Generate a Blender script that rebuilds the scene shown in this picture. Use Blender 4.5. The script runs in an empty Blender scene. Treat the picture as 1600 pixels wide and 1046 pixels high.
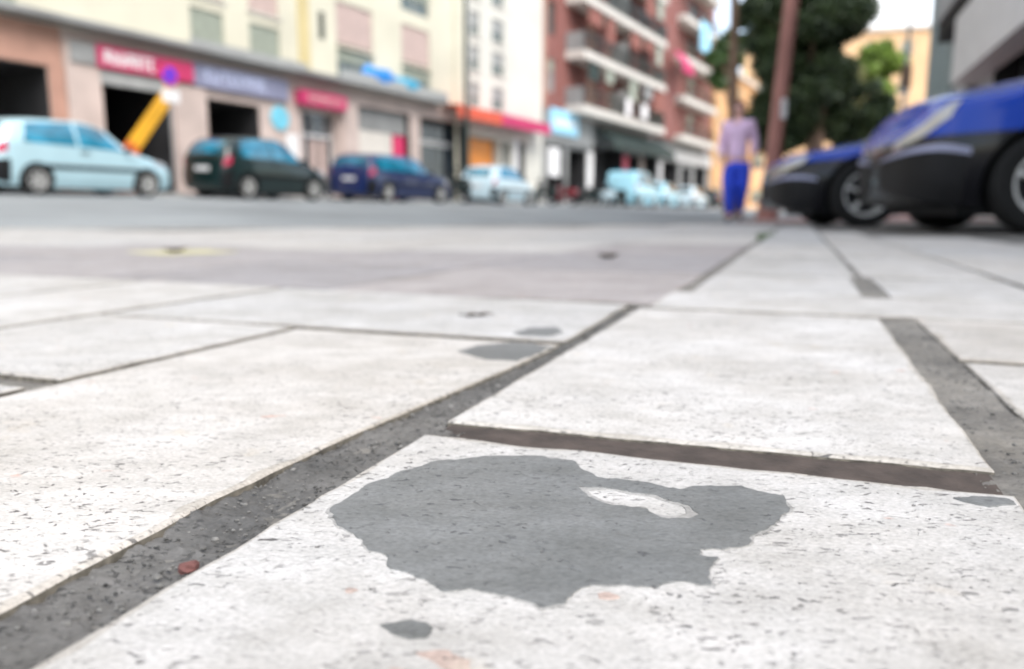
import bpy, bmesh, math, random
import numpy as np
from mathutils import Vector, Matrix, noise
R = math.radians
random.seed(7); rng = np.random.default_rng(7)
scene = bpy.context.scene
COL = scene.collection

# ------------------------------------------------------------------ camera, sky, sun, exposure
cam = bpy.data.cameras.new('camera'); camo = bpy.data.objects.new('camera', cam); COL.objects.link(camo)
camo.location = (0, 0, 0.12); camo.rotation_euler = (R(90 - 8.95), 0, 0)
cam.sensor_width = 36; cam.lens = 27; cam.clip_start = 0.01; cam.clip_end = 3000
cam.dof.use_dof = True; cam.dof.focus_distance = 0.32; cam.dof.aperture_fstop = 6.2
scene.camera = camo
world = bpy.data.worlds.new('World'); scene.world = world; world.use_nodes = True
wn = world.node_tree.nodes; wn.clear()
sky = wn.new('ShaderNodeTexSky'); sky.sky_type = 'NISHITA'; sky.sun_disc = False
SUN_EL, SUN_AZ = R(48), R(150)            # azimuth clockwise from +Y
sky.sun_elevation = SUN_EL; sky.sun_rotation = SUN_AZ
sky.air_density = 1.0; sky.dust_density = 1.5
bg = wn.new('ShaderNodeBackground'); bg.inputs[1].default_value = 0.15
wo = wn.new('ShaderNodeOutputWorld')
wl = world.node_tree.links                                # thin broken cloud over the whole sky
wt = wn.new('ShaderNodeTexCoord'); wc = wn.new('ShaderNodeTexNoise'); wc.inputs['Scale'].default_value = 2.6; wc.inputs['Detail'].default_value = 7
wr_ = wn.new('ShaderNodeValToRGB'); wr_.color_ramp.elements[0].position = .40; wr_.color_ramp.elements[1].position = .66
wm_ = wn.new('ShaderNodeMix'); wm_.data_type = 'RGBA'; wm_.inputs[7].default_value = (6.5, 6.4, 6.2, 1)
wl.new(wt.outputs['Generated'], wc.inputs['Vector']); wl.new(wc.outputs[0], wr_.inputs[0]); wl.new(wr_.outputs[0], wm_.inputs[0])
wl.new(sky.outputs[0], wm_.inputs[6]); wl.new(wm_.outputs[2], bg.inputs[0]); world.node_tree.links.new(bg.outputs[0], wo.inputs[0])
sun = bpy.data.lights.new('sun', 'SUN'); suno = bpy.data.objects.new('sun', sun); COL.objects.link(suno)
sun.energy = 1.5; sun.angle = R(40); sun.color = (1, .955, .90)
sd = Vector((math.sin(SUN_AZ) * math.cos(SUN_EL), math.cos(SUN_AZ) * math.cos(SUN_EL), math.sin(SUN_EL)))
suno.rotation_euler = sd.to_track_quat('Z', 'Y').to_euler()
scene.view_settings.view_transform = 'Standard'; scene.view_settings.look = 'None'
scene.view_settings.gamma = 1.0; scene.view_settings.use_curve_mapping = False
scene.view_settings.exposure = 1.34
scene.cycles.filter_width = 1.9; scene.cycles.max_bounces = 6

# ------------------------------------------------------------------ helpers
class MB:
    def __init__(s): s.v = []; s.f = []; s.m = []
    def add(s, vs, fs, m=0):
        o = len(s.v); s.v += [tuple(map(float, p)) for p in vs]
        s.f += [tuple(i + o for i in f) for f in fs]; s.m += [m] * len(fs); return s
    def box(s, x0, x1, y0, y1, z0, z1, m=0):
        v = [(x, y, z) for z in (z0, z1) for y in (y0, y1) for x in (x0, x1)]
        return s.add(v, [(0, 2, 3, 1), (4, 5, 7, 6), (0, 1, 5, 4), (2, 6, 7, 3), (0, 4, 6, 2), (1, 3, 7, 5)], m)
    def bar(s, a, b, w, h, m=0):                       # box beam between two points
        a, b = Vector(a), Vector(b); d = (b - a).normalized()
        up = Vector((0, 0, 1)) if abs(d.z) < .95 else Vector((1, 0, 0))
        x = d.cross(up).normalized() * w / 2; y = x.cross(d).normalized() * h / 2
        v = [p + i * x + j * y for p in (a, b) for i, j in ((-1, -1), (1, -1), (1, 1), (-1, 1))]
        return s.add(v, [(3, 2, 1, 0), (4, 5, 6, 7), (0, 1, 5, 4), (1, 2, 6, 5), (2, 3, 7, 6), (3, 0, 4, 7)], m)
    def tube(s, pts, rad, n=10, m=0):
        pts = [Vector(p) for p in pts]; rr = rad if isinstance(rad, (list, tuple)) else [rad] * len(pts)
        vs = []
        for i, p in enumerate(pts):
            d = (pts[min(i + 1, len(pts) - 1)] - pts[max(i - 1, 0)]).normalized()
            up = Vector((0, 0, 1)) if abs(d.z) < .9 else Vector((1, 0, 0))
            x = d.cross(up).normalized(); y = x.cross(d)
            vs += [p + rr[i] * (math.cos(2 * math.pi * k / n) * x + math.sin(2 * math.pi * k / n) * y) for k in range(n)]
        fs = [(i * n + k, i * n + (k + 1) % n, (i + 1) * n + (k + 1) % n, (i + 1) * n + k) for i in range(len(pts) - 1) for k in range(n)]
        fs += [tuple(reversed(range(n))), tuple(range((len(pts) - 1) * n, len(pts) * n))]
        return s.add(vs, fs, m)
    def lathe(s, prof, n=24, axis='y', c=(0, 0, 0), m=0):  # prof: (radius, offset along axis), closed ends if r=0
        vs = []; k = len(prof)
        for i in range(n):
            a = 2 * math.pi * i / n
            for r, h in prof:
                p = (r * math.cos(a), h, r * math.sin(a)) if axis == 'y' else (r * math.cos(a), r * math.sin(a), h)
                vs.append((p[0] + c[0], p[1] + c[1], p[2] + c[2]))
        fs = [(i * k + j, i * k + j + 1, ((i + 1) % n) * k + j + 1, ((i + 1) % n) * k + j) for i in range(n) for j in range(k - 1)]
        return s.add(vs, fs, m)
    def ball(s, c, r, nu=10, nv=7, m=0):
        rx, ry, rz = r if isinstance(r, tuple) else (r, r, r)
        vs = []
        for j in range(nv + 1):
            t = math.pi * j / nv
            for i in range(nu):
                a = 2 * math.pi * i / nu
                vs.append((c[0] + rx * math.sin(t) * math.cos(a), c[1] + ry * math.sin(t) * math.sin(a), c[2] + rz * math.cos(t)))
        fs = [(j * nu + i, (j + 1) * nu + i, (j + 1) * nu + (i + 1) % nu, j * nu + (i + 1) % nu) for j in range(nv) for i in range(nu)]
        return s.add(vs, fs, m)

def mesh(name, mb, mats, smooth=False):
    me = bpy.data.meshes.new(name); me.from_pydata(mb.v, [], mb.f)
    for m in (mats if isinstance(mats, (list, tuple)) else [mats]): me.materials.append(m)
    me.polygons.foreach_set('material_index', mb.m)
    bm = bmesh.new(); bm.from_mesh(me); bmesh.ops.remove_doubles(bm, verts=bm.verts, dist=1e-6)
    bmesh.ops.recalc_face_normals(bm, faces=bm.faces); bm.to_mesh(me); bm.free()
    if smooth:
        me.polygons.foreach_set('use_smooth', [True] * len(me.polygons)); me.set_sharp_from_angle(angle=R(38))
    return me
def obj(name, mb, mats, parent=None, loc=(0, 0, 0), rz=0, smooth=False, color=None):
    me = mb if isinstance(mb, bpy.types.Mesh) else mesh(name, mb, mats, smooth)
    o = bpy.data.objects.new(name, me); COL.objects.link(o)
    o.location = loc; o.rotation_euler = (0, 0, rz)
    if parent: o.parent = parent
    if color: o.color = color
    return o
def tag(o, label=None, cat=None, group=None, kind=None):
    if label: o['label'] = label
    if cat: o['category'] = cat
    if group: o['group'] = group
    if kind: o['kind'] = kind
    return o
def empty(name, loc, rz=0, label=None, cat=None, group=None):
    o = bpy.data.objects.new(name, None); COL.objects.link(o); o.location = loc; o.rotation_euler = (0, 0, rz)
    return tag(o, label, cat, group)
def copy_tree(o, parent=None):
    c = o.copy(); COL.objects.link(c)
    if parent: c.parent = parent
    for ch in list(o.children): copy_tree(ch, c)
    return c

# ------------------------------------------------------------------ materials
def mat(name, col, rough=.6, var=.15, scale=3., bump=0., bscale=40., metal=0., coat=0., spec=.5, objcol=False, stretch=(1, 1, 1)):
    m = bpy.data.materials.new(name); m.use_nodes = True; nt = m.node_tree; N = nt.nodes; L = nt.links
    b = N['Principled BSDF']; b.inputs['Roughness'].default_value = rough; b.inputs['Metallic'].default_value = metal
    b.inputs['Coat Weight'].default_value = coat; b.inputs['Coat Roughness'].default_value = .04
    b.inputs['Specular IOR Level'].default_value = spec
    tc = N.new('ShaderNodeTexCoord'); mp = N.new('ShaderNodeMapping'); mp.inputs['Scale'].default_value = stretch
    L.new(tc.outputs['Object'], mp.inputs[0])
    n = N.new('ShaderNodeTexNoise'); n.inputs['Scale'].default_value = scale; n.inputs['Detail'].default_value = 5
    L.new(mp.outputs[0], n.inputs['Vector'])
    r = N.new('ShaderNodeValToRGB'); r.color_ramp.elements[0].position = .3; r.color_ramp.elements[1].position = .7
    r.color_ramp.elements[0].color = tuple(c * (1 - var) for c in col) + (1,); r.color_ramp.elements[1].color = tuple(min(1, c * (1 + var)) for c in col) + (1,)
    L.new(n.outputs[0], r.inputs[0]); out = r.outputs[0]
    if objcol:
        oi = N.new('ShaderNodeObjectInfo'); mx = N.new('ShaderNodeMix'); mx.data_type = 'RGBA'; mx.blend_type = 'MULTIPLY'; mx.inputs[0].default_value = 1
        L.new(out, mx.inputs[6]); L.new(oi.outputs['Color'], mx.inputs[7]); out = mx.outputs[2]
    L.new(out, b.inputs['Base Color'])
    if bump:
        n2 = N.new('ShaderNodeTexNoise'); n2.inputs['Scale'].default_value = bscale; n2.inputs['Detail'].default_value = 6
        L.new(mp.outputs[0], n2.inputs['Vector'])
        bp = N.new('ShaderNodeBump'); bp.inputs['Strength'].default_value = bump; bp.inputs['Distance'].default_value = .3 / bscale
        L.new(n2.outputs[0], bp.inputs['Height']); L.new(bp.outputs[0], b.inputs['Normal'])
    return m

def travertine(name, c0, c1, fleck=(.085, .082, .08), amount=.0, tint=True):
    m = bpy.data.materials.new(name); m.use_nodes = True; nt = m.node_tree; N = nt.nodes; L = nt.links
    b = N['Principled BSDF']; b.inputs['Roughness'].default_value = .62; b.inputs['Specular IOR Level'].default_value = .35
    tc = N.new('ShaderNodeTexCoord')
    def mp(sc):
        q = N.new('ShaderNodeMapping'); q.inputs['Rotation'].default_value = (0, 0, R(20.3)); q.inputs['Scale'].default_value = sc
        L.new(tc.outputs['Object'], q.inputs[0]); return q.outputs[0]
    def nz(sc, scale, det=4, rough=.55, dist=0):
        q = N.new('ShaderNodeTexNoise'); q.inputs['Scale'].default_value = scale; q.inputs['Detail'].default_value = det
        q.inputs['Roughness'].default_value = rough; q.inputs['Distortion'].default_value = dist
        L.new(mp(sc), q.inputs['Vector']); return q.outputs[0]
    def ramp(src, p0, p1, a=(0, 0, 0, 1), c=(1, 1, 1, 1)):
        q = N.new('ShaderNodeValToRGB'); q.color_ramp.elements[0].position = p0; q.color_ramp.elements[1].position = p1
        q.color_ramp.elements[0].color = a; q.color_ramp.elements[1].color = c; L.new(src, q.inputs[0]); return q.outputs[0]
    def mix(f, a, c, mode='MIX'):
        q = N.new('ShaderNodeMix'); q.data_type = 'RGBA'; q.blend_type = mode
        for i, x in ((0, f), (6, a), (7, c)):
            if isinstance(x, (int, float)): q.inputs[i].default_value = x
            elif isinstance(x, tuple): q.inputs[i].default_value = x + (1,) if len(x) == 3 else x
            else: L.new(x, q.inputs[i])
        return q.outputs[2]
    base = ramp(nz((1, 1, 1), 9, 6), .32, .68, c0 + (1,), c1 + (1,))
    cloud = ramp(nz((1, 2.2, 1), 26, 6, .65), .35, .7, (.74, .735, .72, 1), (1.04, 1.03, 1.03, 1))
    base = mix(.8, base, cloud, 'MULTIPLY')
    if tint:
        pink = ramp(nz((1, 1.5, 1), 34, 3), .70, .76); base = mix(pink, base, (.56, .37, .31))
        warm = ramp(nz((1, 1, 1), 21, 4), .64, .78); base = mix(warm, base, (.54, .49, .41))
    grime = ramp(nz((1, 1.3, 1), 5, 7, .68), .40, .70, (1.02, 1.02, 1.02, 1), (.80, .775, .73, 1)); base = mix(.85, base, grime, 'MULTIPLY')
    grain = ramp(nz((1, 1.6, 1), 420, 3, .7), .35, .62, (.66, .65, .64, 1), (1.06, 1.04, 1.04, 1)); base = mix(.75, base, grain, 'MULTIPLY')
    dens = ramp(nz((1, 1, 1), 8, 5, .7),   .35, .60)
    thr = nz((1, 1.9, 1), 170, 3, .62, .6)
    f1 = ramp(thr, .602 - amount, .645 - amount)
    f2 = ramp(nz((1, 2.3, 1), 95, 4, .65, .9), .655 - amount, .70 - amount)
    fm = mix(1., f1, dens, 'MULTIPLY'); fm = mix(1., fm, f2, 'LIGHTEN')
    colr = mix(fm, base, fleck)
    # dirt seeping in from worn edges, broken up
    oi = N.new('ShaderNodeObjectInfo'); colr = mix(1., colr, oi.outputs['Color'], 'MULTIPLY')
    L.new(colr, b.inputs['Base Color'])
    hgt = mix(1., ramp(fm, 0, 1, (1, 1, 1, 1), (0, 0, 0, 1)), ramp(nz((1, 1.6, 1), 260, 5, .7), 0, 1, (.72, .72, .72, 1)), 'MULTIPLY')
    bp = N.new('ShaderNodeBump'); bp.inputs['Strength'].default_value = .7; bp.inputs['Distance'].default_value = .0016
    L.new(hgt, bp.inputs['Height']); L.new(bp.outputs[0], b.inputs['Normal'])
    return m

def brickmat(name, c1, c2, mortar):
    m = bpy.data.materials.new(name); m.use_nodes = True; nt = m.node_tree; N = nt.nodes; L = nt.links
    b = N['Principled BSDF']; b.inputs['Roughness'].default_value = .8
    tc = N.new('ShaderNodeTexCoord'); mp = N.new('ShaderNodeMapping'); mp.inputs['Rotation'].default_value = (R(-90), 0, 0)
    L.new(tc.outputs['Object'], mp.inputs[0]); bk = N.new('ShaderNodeTexBrick'); L.new(mp.outputs[0], bk.inputs[0])
    bk.inputs['Scale'].default_value = 1; bk.inputs['Brick Width'].default_value = .25; bk.inputs['Row Height'].default_value = .075; bk.inputs['Mortar Size'].default_value = .009
    for k, c in (('Color1', c1), ('Color2', c2), ('Mortar', mortar)): bk.inputs[k].default_value = c + (1,)
    L.new(bk.outputs[0], b.inputs['Base Color'])
    bp = N.new('ShaderNodeBump'); bp.inputs['Distance'].default_value = .01; bp.invert = True
    L.new(bk.outputs['Fac'], bp.inputs['Height']); L.new(bp.outputs[0], b.inputs['Normal'])
    return m

def leafmat(name, c0, c1):
    m = mat(name, c0, .5, 0, 1.); nt = m.node_tree; r = [n for n in nt.nodes if n.type == 'VALTORGB'][0]
    n = [n for n in nt.nodes if n.type == 'TEX_NOISE'][0]; n.inputs['Scale'].default_value = 1.6
    r.color_ramp.elements[0].color = c0 + (1,); r.color_ramp.elements[1].color = c1 + (1,)
    return m

M = dict(
    edge=mat('stained_slab_edge', (.11, .10, .082), .95, .6, 160, .6, 250),
    stone=travertine('white_travertine', (.515, .508, .488), (.648, .645, .632)),
    cementthin=travertine('thin_cement_film', (.30, .305, .30), (.42, .42, .41), (.10, .10, .10), 0., False),
    pinkstain=travertine('pinkish_stone_blot', (.46, .36, .32), (.58, .49, .45)),
    worn=travertine('worn_travertine_edge', (.43, .41, .37), (.58, .56, .525), amount=.02),
    lilac=travertine('grey_lilac_stone', (.345, .332, .338), (.42, .405, .415), (.2, .19, .2)),
    mortar=travertine('gritty_mortar', (.075, .076, .075), (.19, .188, .18), (.02, .02, .02), .012, False),
    sandy=travertine('sandy_joint_filling', (.13, .127, .118), (.28, .272, .25), (.05, .05, .05), .01, False),
    mortar_brown=mat('brown_joint_filler', (.052, .040, .034), .95, .4, 60, .8, 300),
    cement=travertine('grey_cement', (.145, .155, .156), (.205, .216, .217), (.06, .06, .065), -.024, False),
    asphalt=mat('asphalt', (.235, .25, .252), .9, .28, .45, .4, 60),
    concrete=mat('pale_concrete', (.42, .41, .39), .85, .15, .7, .3, 30),
    kerb=mat('kerb_stone', (.40, .40, .39), .8, .15, 2, .2, 40),
    soil=mat('bare_ground', (.22, .20, .17), .95, .3, .5),
    pinkpath=mat('pink_paving', (.40, .25, .23), .9, .2, 1.5),
    cream=mat('cream_plaster', (.60, .575, .46), .85, .10, .5, .15, 20),
    pale=mat('pale_plaster', (.60, .59, .53), .85, .09, .5, .15, 20),
    yellowp=mat('yellow_plaster', (.55, .46, .24), .85, .1, .8),
    pinkp=mat('pink_beige_stone', (.50, .41, .37), .8, .14, 1.2, .1, 25),
    salmon=mat('salmon_plaster', (.42, .24, .18), .8, .16, 1.5),
    greyst=mat('grey_stone', (.25, .255, .25), .75, .2, 1.0),
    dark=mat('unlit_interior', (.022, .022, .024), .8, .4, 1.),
    shut=mat('grey_green_shutter', (.30, .33, .27), .6, .12, 4),
    shutpink=mat('pink_beige_shutter', (.52, .40, .36), .6, .1, 4),
    shutgrey=mat('grey_shutter', (.33, .34, .33), .6, .1, 4),
    metalg=mat('grey_metal', (.30, .31, .31), .45, .12, 5, metal=.6),
    darkmetal=mat('dark_green_metal', (.03, .045, .04), .4, .2, 5, metal=.3),
    red=mat('crimson_sign', (.52, .03, .12), .45, .12, 3),
    redor=mat('orange_red_fabric', (.62, .10, .05), .7, .15, 2),
    magenta=mat('crimson_fabric', (.48, .03, .12), .7, .2, 2),
    white=mat('white_paint', (.75, .75, .75), .5, .06, 3),
    lilacw=mat('blue_grey_panel', (.24, .25, .36), .5, .12, 2),
    palebl=mat('pale_lettering', (.55, .60, .80), .5, .08, 4),
    cyan=mat('cyan_panel', (.16, .52, .66), .45, .12, 3),
    ltblue=mat('light_blue_panel', (.30, .62, .80), .45, .1, 2),
    tarp=mat('blue_tarpaulin', (.02, .22, .60), .5, .3, 3, .5, 8),
    tarp2=mat('cyan_tarpaulin', (.05, .32, .48), .5, .3, 3, .5, 8),
    orange=mat('orange_poster', (.72, .25, .03), .5, .15, 2.5),
    yellow=mat('yellow_enamel', (.70, .36, .02), .45, .15, 4),
    orred=mat('orange_red_enamel', (.60, .14, .03), .45, .15, 4),
    signblue=mat('sign_blue', (.035, .03, .62), .4, .08, 4),
    signred=mat('sign_red', (.60, .03, .12), .4, .08, 4),
    brick=brickmat('red_brick', (.27, .075, .06), (.20, .055, .045), (.26, .17, .15)),
    balc=mat('balcony_concrete', (.58, .55, .50), .8, .1, 1.5),
    awng=mat('dark_green_awning', (.015, .03, .025), .7, .3, 2),
    orangeb=mat('orange_plaster', (.56, .33, .16), .85, .12, .3),
    ochre=mat('ochre_plaster', (.70, .46, .26), .85, .12, .3),
    teal=mat('teal_grey_cladding', (.26, .33, .33), .5, .12, 1, spec=.5),
    ltgrey=mat('light_grey_panel', (.45, .46, .46), .5, .1, 2),
    glass=mat('dark_window_glass', (.03, .04, .05), .08, .2, 1, spec=.8),
    glassg=mat('greenish_glass', (.08, .11, .10), .12, .2, 1, spec=.8),
    bark=mat('grey_brown_bark', (.17, .11, .075), .9, .35, 5, .7, 14, stretch=(1, 1, .3)),
    barkred=mat('reddish_bark', (.30, .14, .115), .9, .3, 5, .7, 14, stretch=(1, 1, .3)),
    leafdk=leafmat('dark_leaves', (.010, .026, .010), (.062, .10, .028)),
    leafmd=leafmat('green_leaves', (.03, .07, .018), (.07, .13, .03)),
    leafolive=leafmat('olive_leaves', (.10, .13, .03), (.28, .26, .10)),
    leaflt=leafmat('yellow_green_leaves', (.12, .22, .03), (.24, .34, .05)),
    rubber=mat('tyre_rubber', (.010, .010, .010), .8, .2, 8, spec=.25),
    rim=mat('silver_rim', (.62, .62, .60), .4, .1, 6, metal=.25),
    chrome=mat('lamp_lens', (.34, .33, .31), .12, .15, 14, spec=.9, coat=.8),
    tail=mat('red_lamp_lens', (.45, .02, .07), .15, .1, 8, coat=.8),
    plastic=mat('black_plastic', (.006, .006, .007), .6, .2, 8, spec=.25),
    plate=mat('white_plate', (.7, .7, .7), .4, .05, 8),
    carglass=mat('car_glass', (.015, .03, .035), .04, .1, 1, spec=1., coat=.6),
    tealglass=mat('teal_glass_painted_reflection', (.01, .16, .25), .06, .75, 2.2, spec=1., coat=.6),  # strong teal mottling paints broken reflections into the glass colour
    skin=mat('skin', (.60, .34, .28), .55, .08, 8),
    hair=mat('brown_hair', (.14, .055, .045), .7, .3, 20),
    lilacshirt=mat('lilac_cotton', (.66, .46, .64), .85, .12, 6, .3, 12),
    bluetr=mat('royal_blue_cotton', (.015, .05, .50), .8, .15, 6, .3, 12),
    shoe=mat('dark_shoe', (.03, .03, .06), .6, .1, 8),
    leafdry=mat('dry_brown_leaf', (.055, .042, .03), .8, .4, 60),
    yellowpaper=mat('yellowed_paper', (.50, .47, .28), .8, .15, 30),
    brickchip=mat('red_brick_chip', (.13, .055, .05), .9, .3, 90, .6, 200),
    grit=mat('grey_grit', (.12, .118, .112), .95, .85, 160),
    terracotta=mat('terracotta', (.24, .09, .07), .8, .2, 8),
    laundry=mat('white_linen', (.78, .76, .76), .9, .06, 6),
)
def paint(name, c, metal=.0): return mat(name, c, .28, .04, 2, metal=metal, coat=.6, spec=.4)
P_KA = paint('pale_blue_silver_paint', (.46, .66, .72), .2)
P_SKYREFLECT = mat('azure_painted_reflection', (.0, .036, .32), .22, .04, 2, coat=.3, spec=.2); P_BLACK = paint('black_paint', (.003, .016, .016))  # azure base colour carries the sky reflected in black bodywork
P_BLUE = paint('dark_blue_paint', (.006, .018, .085)); P_WHITE = paint('white_blue_paint', (.55, .70, .76)); P_CYAN = paint('light_cyan_paint', (.35, .66, .78))
def reflection_split(m, z0, low):                                # black below a body line; blue above is sky reflection put into the colour
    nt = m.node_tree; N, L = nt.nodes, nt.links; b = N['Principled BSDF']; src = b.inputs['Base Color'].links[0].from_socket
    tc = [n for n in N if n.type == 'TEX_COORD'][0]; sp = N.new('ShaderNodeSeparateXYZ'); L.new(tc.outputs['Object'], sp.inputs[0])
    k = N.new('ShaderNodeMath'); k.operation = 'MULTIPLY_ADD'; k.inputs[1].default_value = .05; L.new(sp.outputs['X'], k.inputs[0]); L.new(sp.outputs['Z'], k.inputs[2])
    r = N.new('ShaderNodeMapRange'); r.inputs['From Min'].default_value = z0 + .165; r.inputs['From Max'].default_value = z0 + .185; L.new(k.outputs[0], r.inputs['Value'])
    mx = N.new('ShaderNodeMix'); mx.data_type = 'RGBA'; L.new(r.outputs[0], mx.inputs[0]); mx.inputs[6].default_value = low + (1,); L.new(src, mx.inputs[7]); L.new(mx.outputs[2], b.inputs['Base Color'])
reflection_split(P_SKYREFLECT, .60, (.004, .004, .006))
P_RED = paint('dark_red_paint', (.20, .02, .03))

# ------------------------------------------------------------------ frames of reference (metres)
SY, CY = math.sin(R(20.3)), math.cos(R(20.3))           # the paving runs 20.3 degrees right of the view
def uv(u, v, z=0): return (u * CY + v * SY, -u * SY + v * CY, z)
SS, SC = math.sin(R(29.2)), math.cos(R(29.2))           # the street runs 29.2 degrees right
RS = R(90 - 29.2)
def st(s, w, z=0): return (-8.19 + s * SS - w * SC, 15 + s * SC + w * SS, z)

# ------------------------------------------------------------------ ground, road, far pavement
edge = [(-60, -6), (-30, 1.5), (-12, 5.6), (-4.23, 6.4), (-2.21, 6.69), (0, 8.1), (1.5, 9.25), (3.0, 11.2), (4.3, 13.6), (6.5, 18), (10.5, 25), (20, 43), (45, 88), (90, 170)]
g = MB().box(-700, 900, -500, 1400, -.9, -.30); tag(obj('ground', g, M['soil']), kind='structure')
def resample(pts, n):
    p = np.array(pts, float); d = np.r_[0, np.cumsum(np.hypot(*np.diff(p, axis=0).T))]
    t = np.linspace(0, d[-1], n); return np.stack([np.interp(t, d, p[:, i]) for i in (0, 1)], 1)
road = MB(); nr = 12; vs = []
for ex, ey in edge:
    s = (ex + 8.19) * SS + (ey - 15) * SC
    k = st(s, 1.9)
    for j in range(nr + 1):
        t = j / nr; z = -.05 + .58 * t
        vs.append((ex + (k[0] - ex) * t, ey + (k[1] - ey) * t, z))
road.add(vs, [(i * (nr + 1) + j, (i + 1) * (nr + 1) + j, (i + 1) * (nr + 1) + j + 1, i * (nr + 1) + j + 1) for i in range(len(edge) - 1) for j in range(nr)])
tag(obj('road', road, M['asphalt'], smooth=True), kind='structure')
pv = MB()
lo = [st(-60, 1.9), st(190, 1.9)]
pv.add([st(s, w, z) for s in (-60, 190) for w, z in ((1.9, .30), (1.9, .56), (1.93, .585), (2.05, .59), (22, .62), (22, .3))], [(i, i + 1, i + 7, i + 6) for i in range(5)])
tag(obj('sidewalk', pv, M['concrete']), kind='structure')
kb = empty('kerb', st(0, 1.9, .45), RS); kb['kind'] = 'structure'
for i in range(70):
    obj('kerb_stone', MB().box(0, .985, -.03, .15, -.1, .155), M['kerb'], kb, (i - 8, 0, 0)) if i == 0 else None
    if i == 0: ks = COL.objects[-1].data
    else: obj('kerb_stone', ks, None, kb, (i - 8, 0, 0))

# ------------------------------------------------------------------ plaza paving
base = MB(); pts = [(x, y, -.0052) for x, y in edge] + [(140, 170, -.0052), (140, -60, -.0052), (-60, -60, -.0052)]
top = len(pts); pts += [(x, y, -.32) for x, y, z in pts[:top]]
base.add(pts, [tuple(reversed(range(top)))] + [(i, (i + 1) % top, top + (i + 1) % top, top + i) for i in range(top)])
pave = tag(obj('pavement', base, M['sandy']), 'pale stone paving with wide dark joints', kind='structure')
def inside(x, y):                                       # on the plaza side of its edge
    for (x0, y0), (x1, y1) in zip(edge, edge[1:]):
        if x0 <= x <= x1: return y < y0 + (y1 - y0) * (x - x0) / (x1 - x0) - .22
    return False
AL = [(-.30, -.212), (.05, -.219), (.151, -.2235), (.215, -.2265), (.25, -.2275), (.297, -.2275), (.33, -.2265), (.36, -.2245), (.39, -.222), (.429, -.2185), (.47, -.215), (.52, -.211), (.557, -.208), (.60, -.205), (.668, -.203), (.80, -.204), (.95, -.208), (1.02, -.208)]
def slab(u0, u1, v0, v1, kind='stone', tilt0=0, tilt1=0, right=None, seed=None, jit=None):
    rr = random.Random(seed if seed is not None else hash((round(u0, 3), round(v0, 3))))
    vm = (v0 + v1) / 2; near = vm < 1.3
    step = .011 if vm < .75 else (.03 if near else .12)
    amp = .0016 if near else .003
    amp = jit if jit is not None else amp
    c = [(u0, v0 + tilt0), (u1, v0), (u1, v1), (u0, v1 + tilt1)]
    if right:
        ra = [a for a, b in right]; rb = [b for a, b in right]
        c = [(u0, v0 + tilt0), (float(np.interp(v0, ra, rb)), v0)] + [(b, a) for a, b in right if v0 + .004 < a < v1 - .004] + [(float(np.interp(v1, ra, rb)), v1), (u0, v1 + tilt1)]
    out = []
    for (a0, b0), (a1, b1) in zip(c, c[1:] + c[:1]):
        L = math.hypot(a1 - a0, b1 - b0); n = max(1, int(L / step))
        for i in range(n): out.append((a0 + (a1 - a0) * i / n, b0 + (b1 - b0) * i / n))
    sd0 = rr.random() * 50
    cu = sum(p[0] for p in out) / len(out); cv = sum(p[1] for p in out) / len(out)
    res = []
    for a, b in out:
        q = noise.noise(Vector((a * 22 + sd0, b * 22, 0))) + .7 * noise.noise(Vector((a * 90, b * 90 + sd0, 3)))
        dd = math.hypot(a - cu, b - cv); k = 1 + q * amp * 1.3 / max(dd, .05); res.append((cu + (a - cu) * k, cv + (b - cv) * k))
    dz = 0 if near else rr.uniform(-.0008, .0008); n = len(res); ch = .0022 if near else .003
    def ring(inset, z):
        o = []
        for a, b in res:
            dx, dy = a - cu, b - cv; ll = math.hypot(dx, dy)
            w = inset * (1 + .8 * noise.noise(Vector((a * 60, b * 60, sd0))))
            o.append(uv(a - dx / ll * w, b - dy / ll * w, z + dz))
        return o
    mb = MB(); vs = ring(-.001, -.02) + ring(0, -.0012) + ring(ch * .4, -.0004) + ring(ch * 1.1, 0)
    nr_ = 3
    if near:
        q_ = []
        for a, b in res:
            dx, dy = a - cu, b - cv; ll = math.hypot(dx, dy)
            w = .0035 + max(0, .006 * noise.noise(Vector((a * 30, b * 30, sd0))) + .004 * noise.noise(Vector((a * 120, b * 120, sd0))))
            q_.append(uv(a - dx / ll * w, b - dy / ll * w, dz))
        vs += q_; nr_ = 4
    mb.add(vs, [(r * n + i, r * n + (i + 1) % n, (r + 1) * n + (i + 1) % n, (r + 1) * n + i) for r in range(nr_) for i in range(n)] + [tuple(range(nr_ * n, nr_ * n + n))])
    for i in range(n): mb.m[i] = 1
    if near:
        for i in range(n, 4 * n): mb.m[i] = 2
    s = rr.uniform(.90, 1.05); w = rr.uniform(-.02, .02)
    return obj('paving_slab', mb, [M[kind], M['edge'], M['worn' if kind == 'stone' else kind]], pave, color=(s + w, s, s - w * 1.2, 1))
# column between the two long joints (the cement patch lies on the first)
slab(-.187, .093, -.25, .371, tilt1=-.003); slab(-.187, .093, .407, .981, tilt0=-.010)
slab(-.180, .348, .999, 1.216)                            # one row runs on across the second joint
for v0, v1 in ((1.230, 1.588), (1.612, 2.28), (2.312, 3.14), (3.18, 4.2), (4.23, 5.4), (5.43, 6.8), (6.84, 8.4)): slab(-.152, .093 if v0 < 1.5 else .108, v0, v1)
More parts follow.
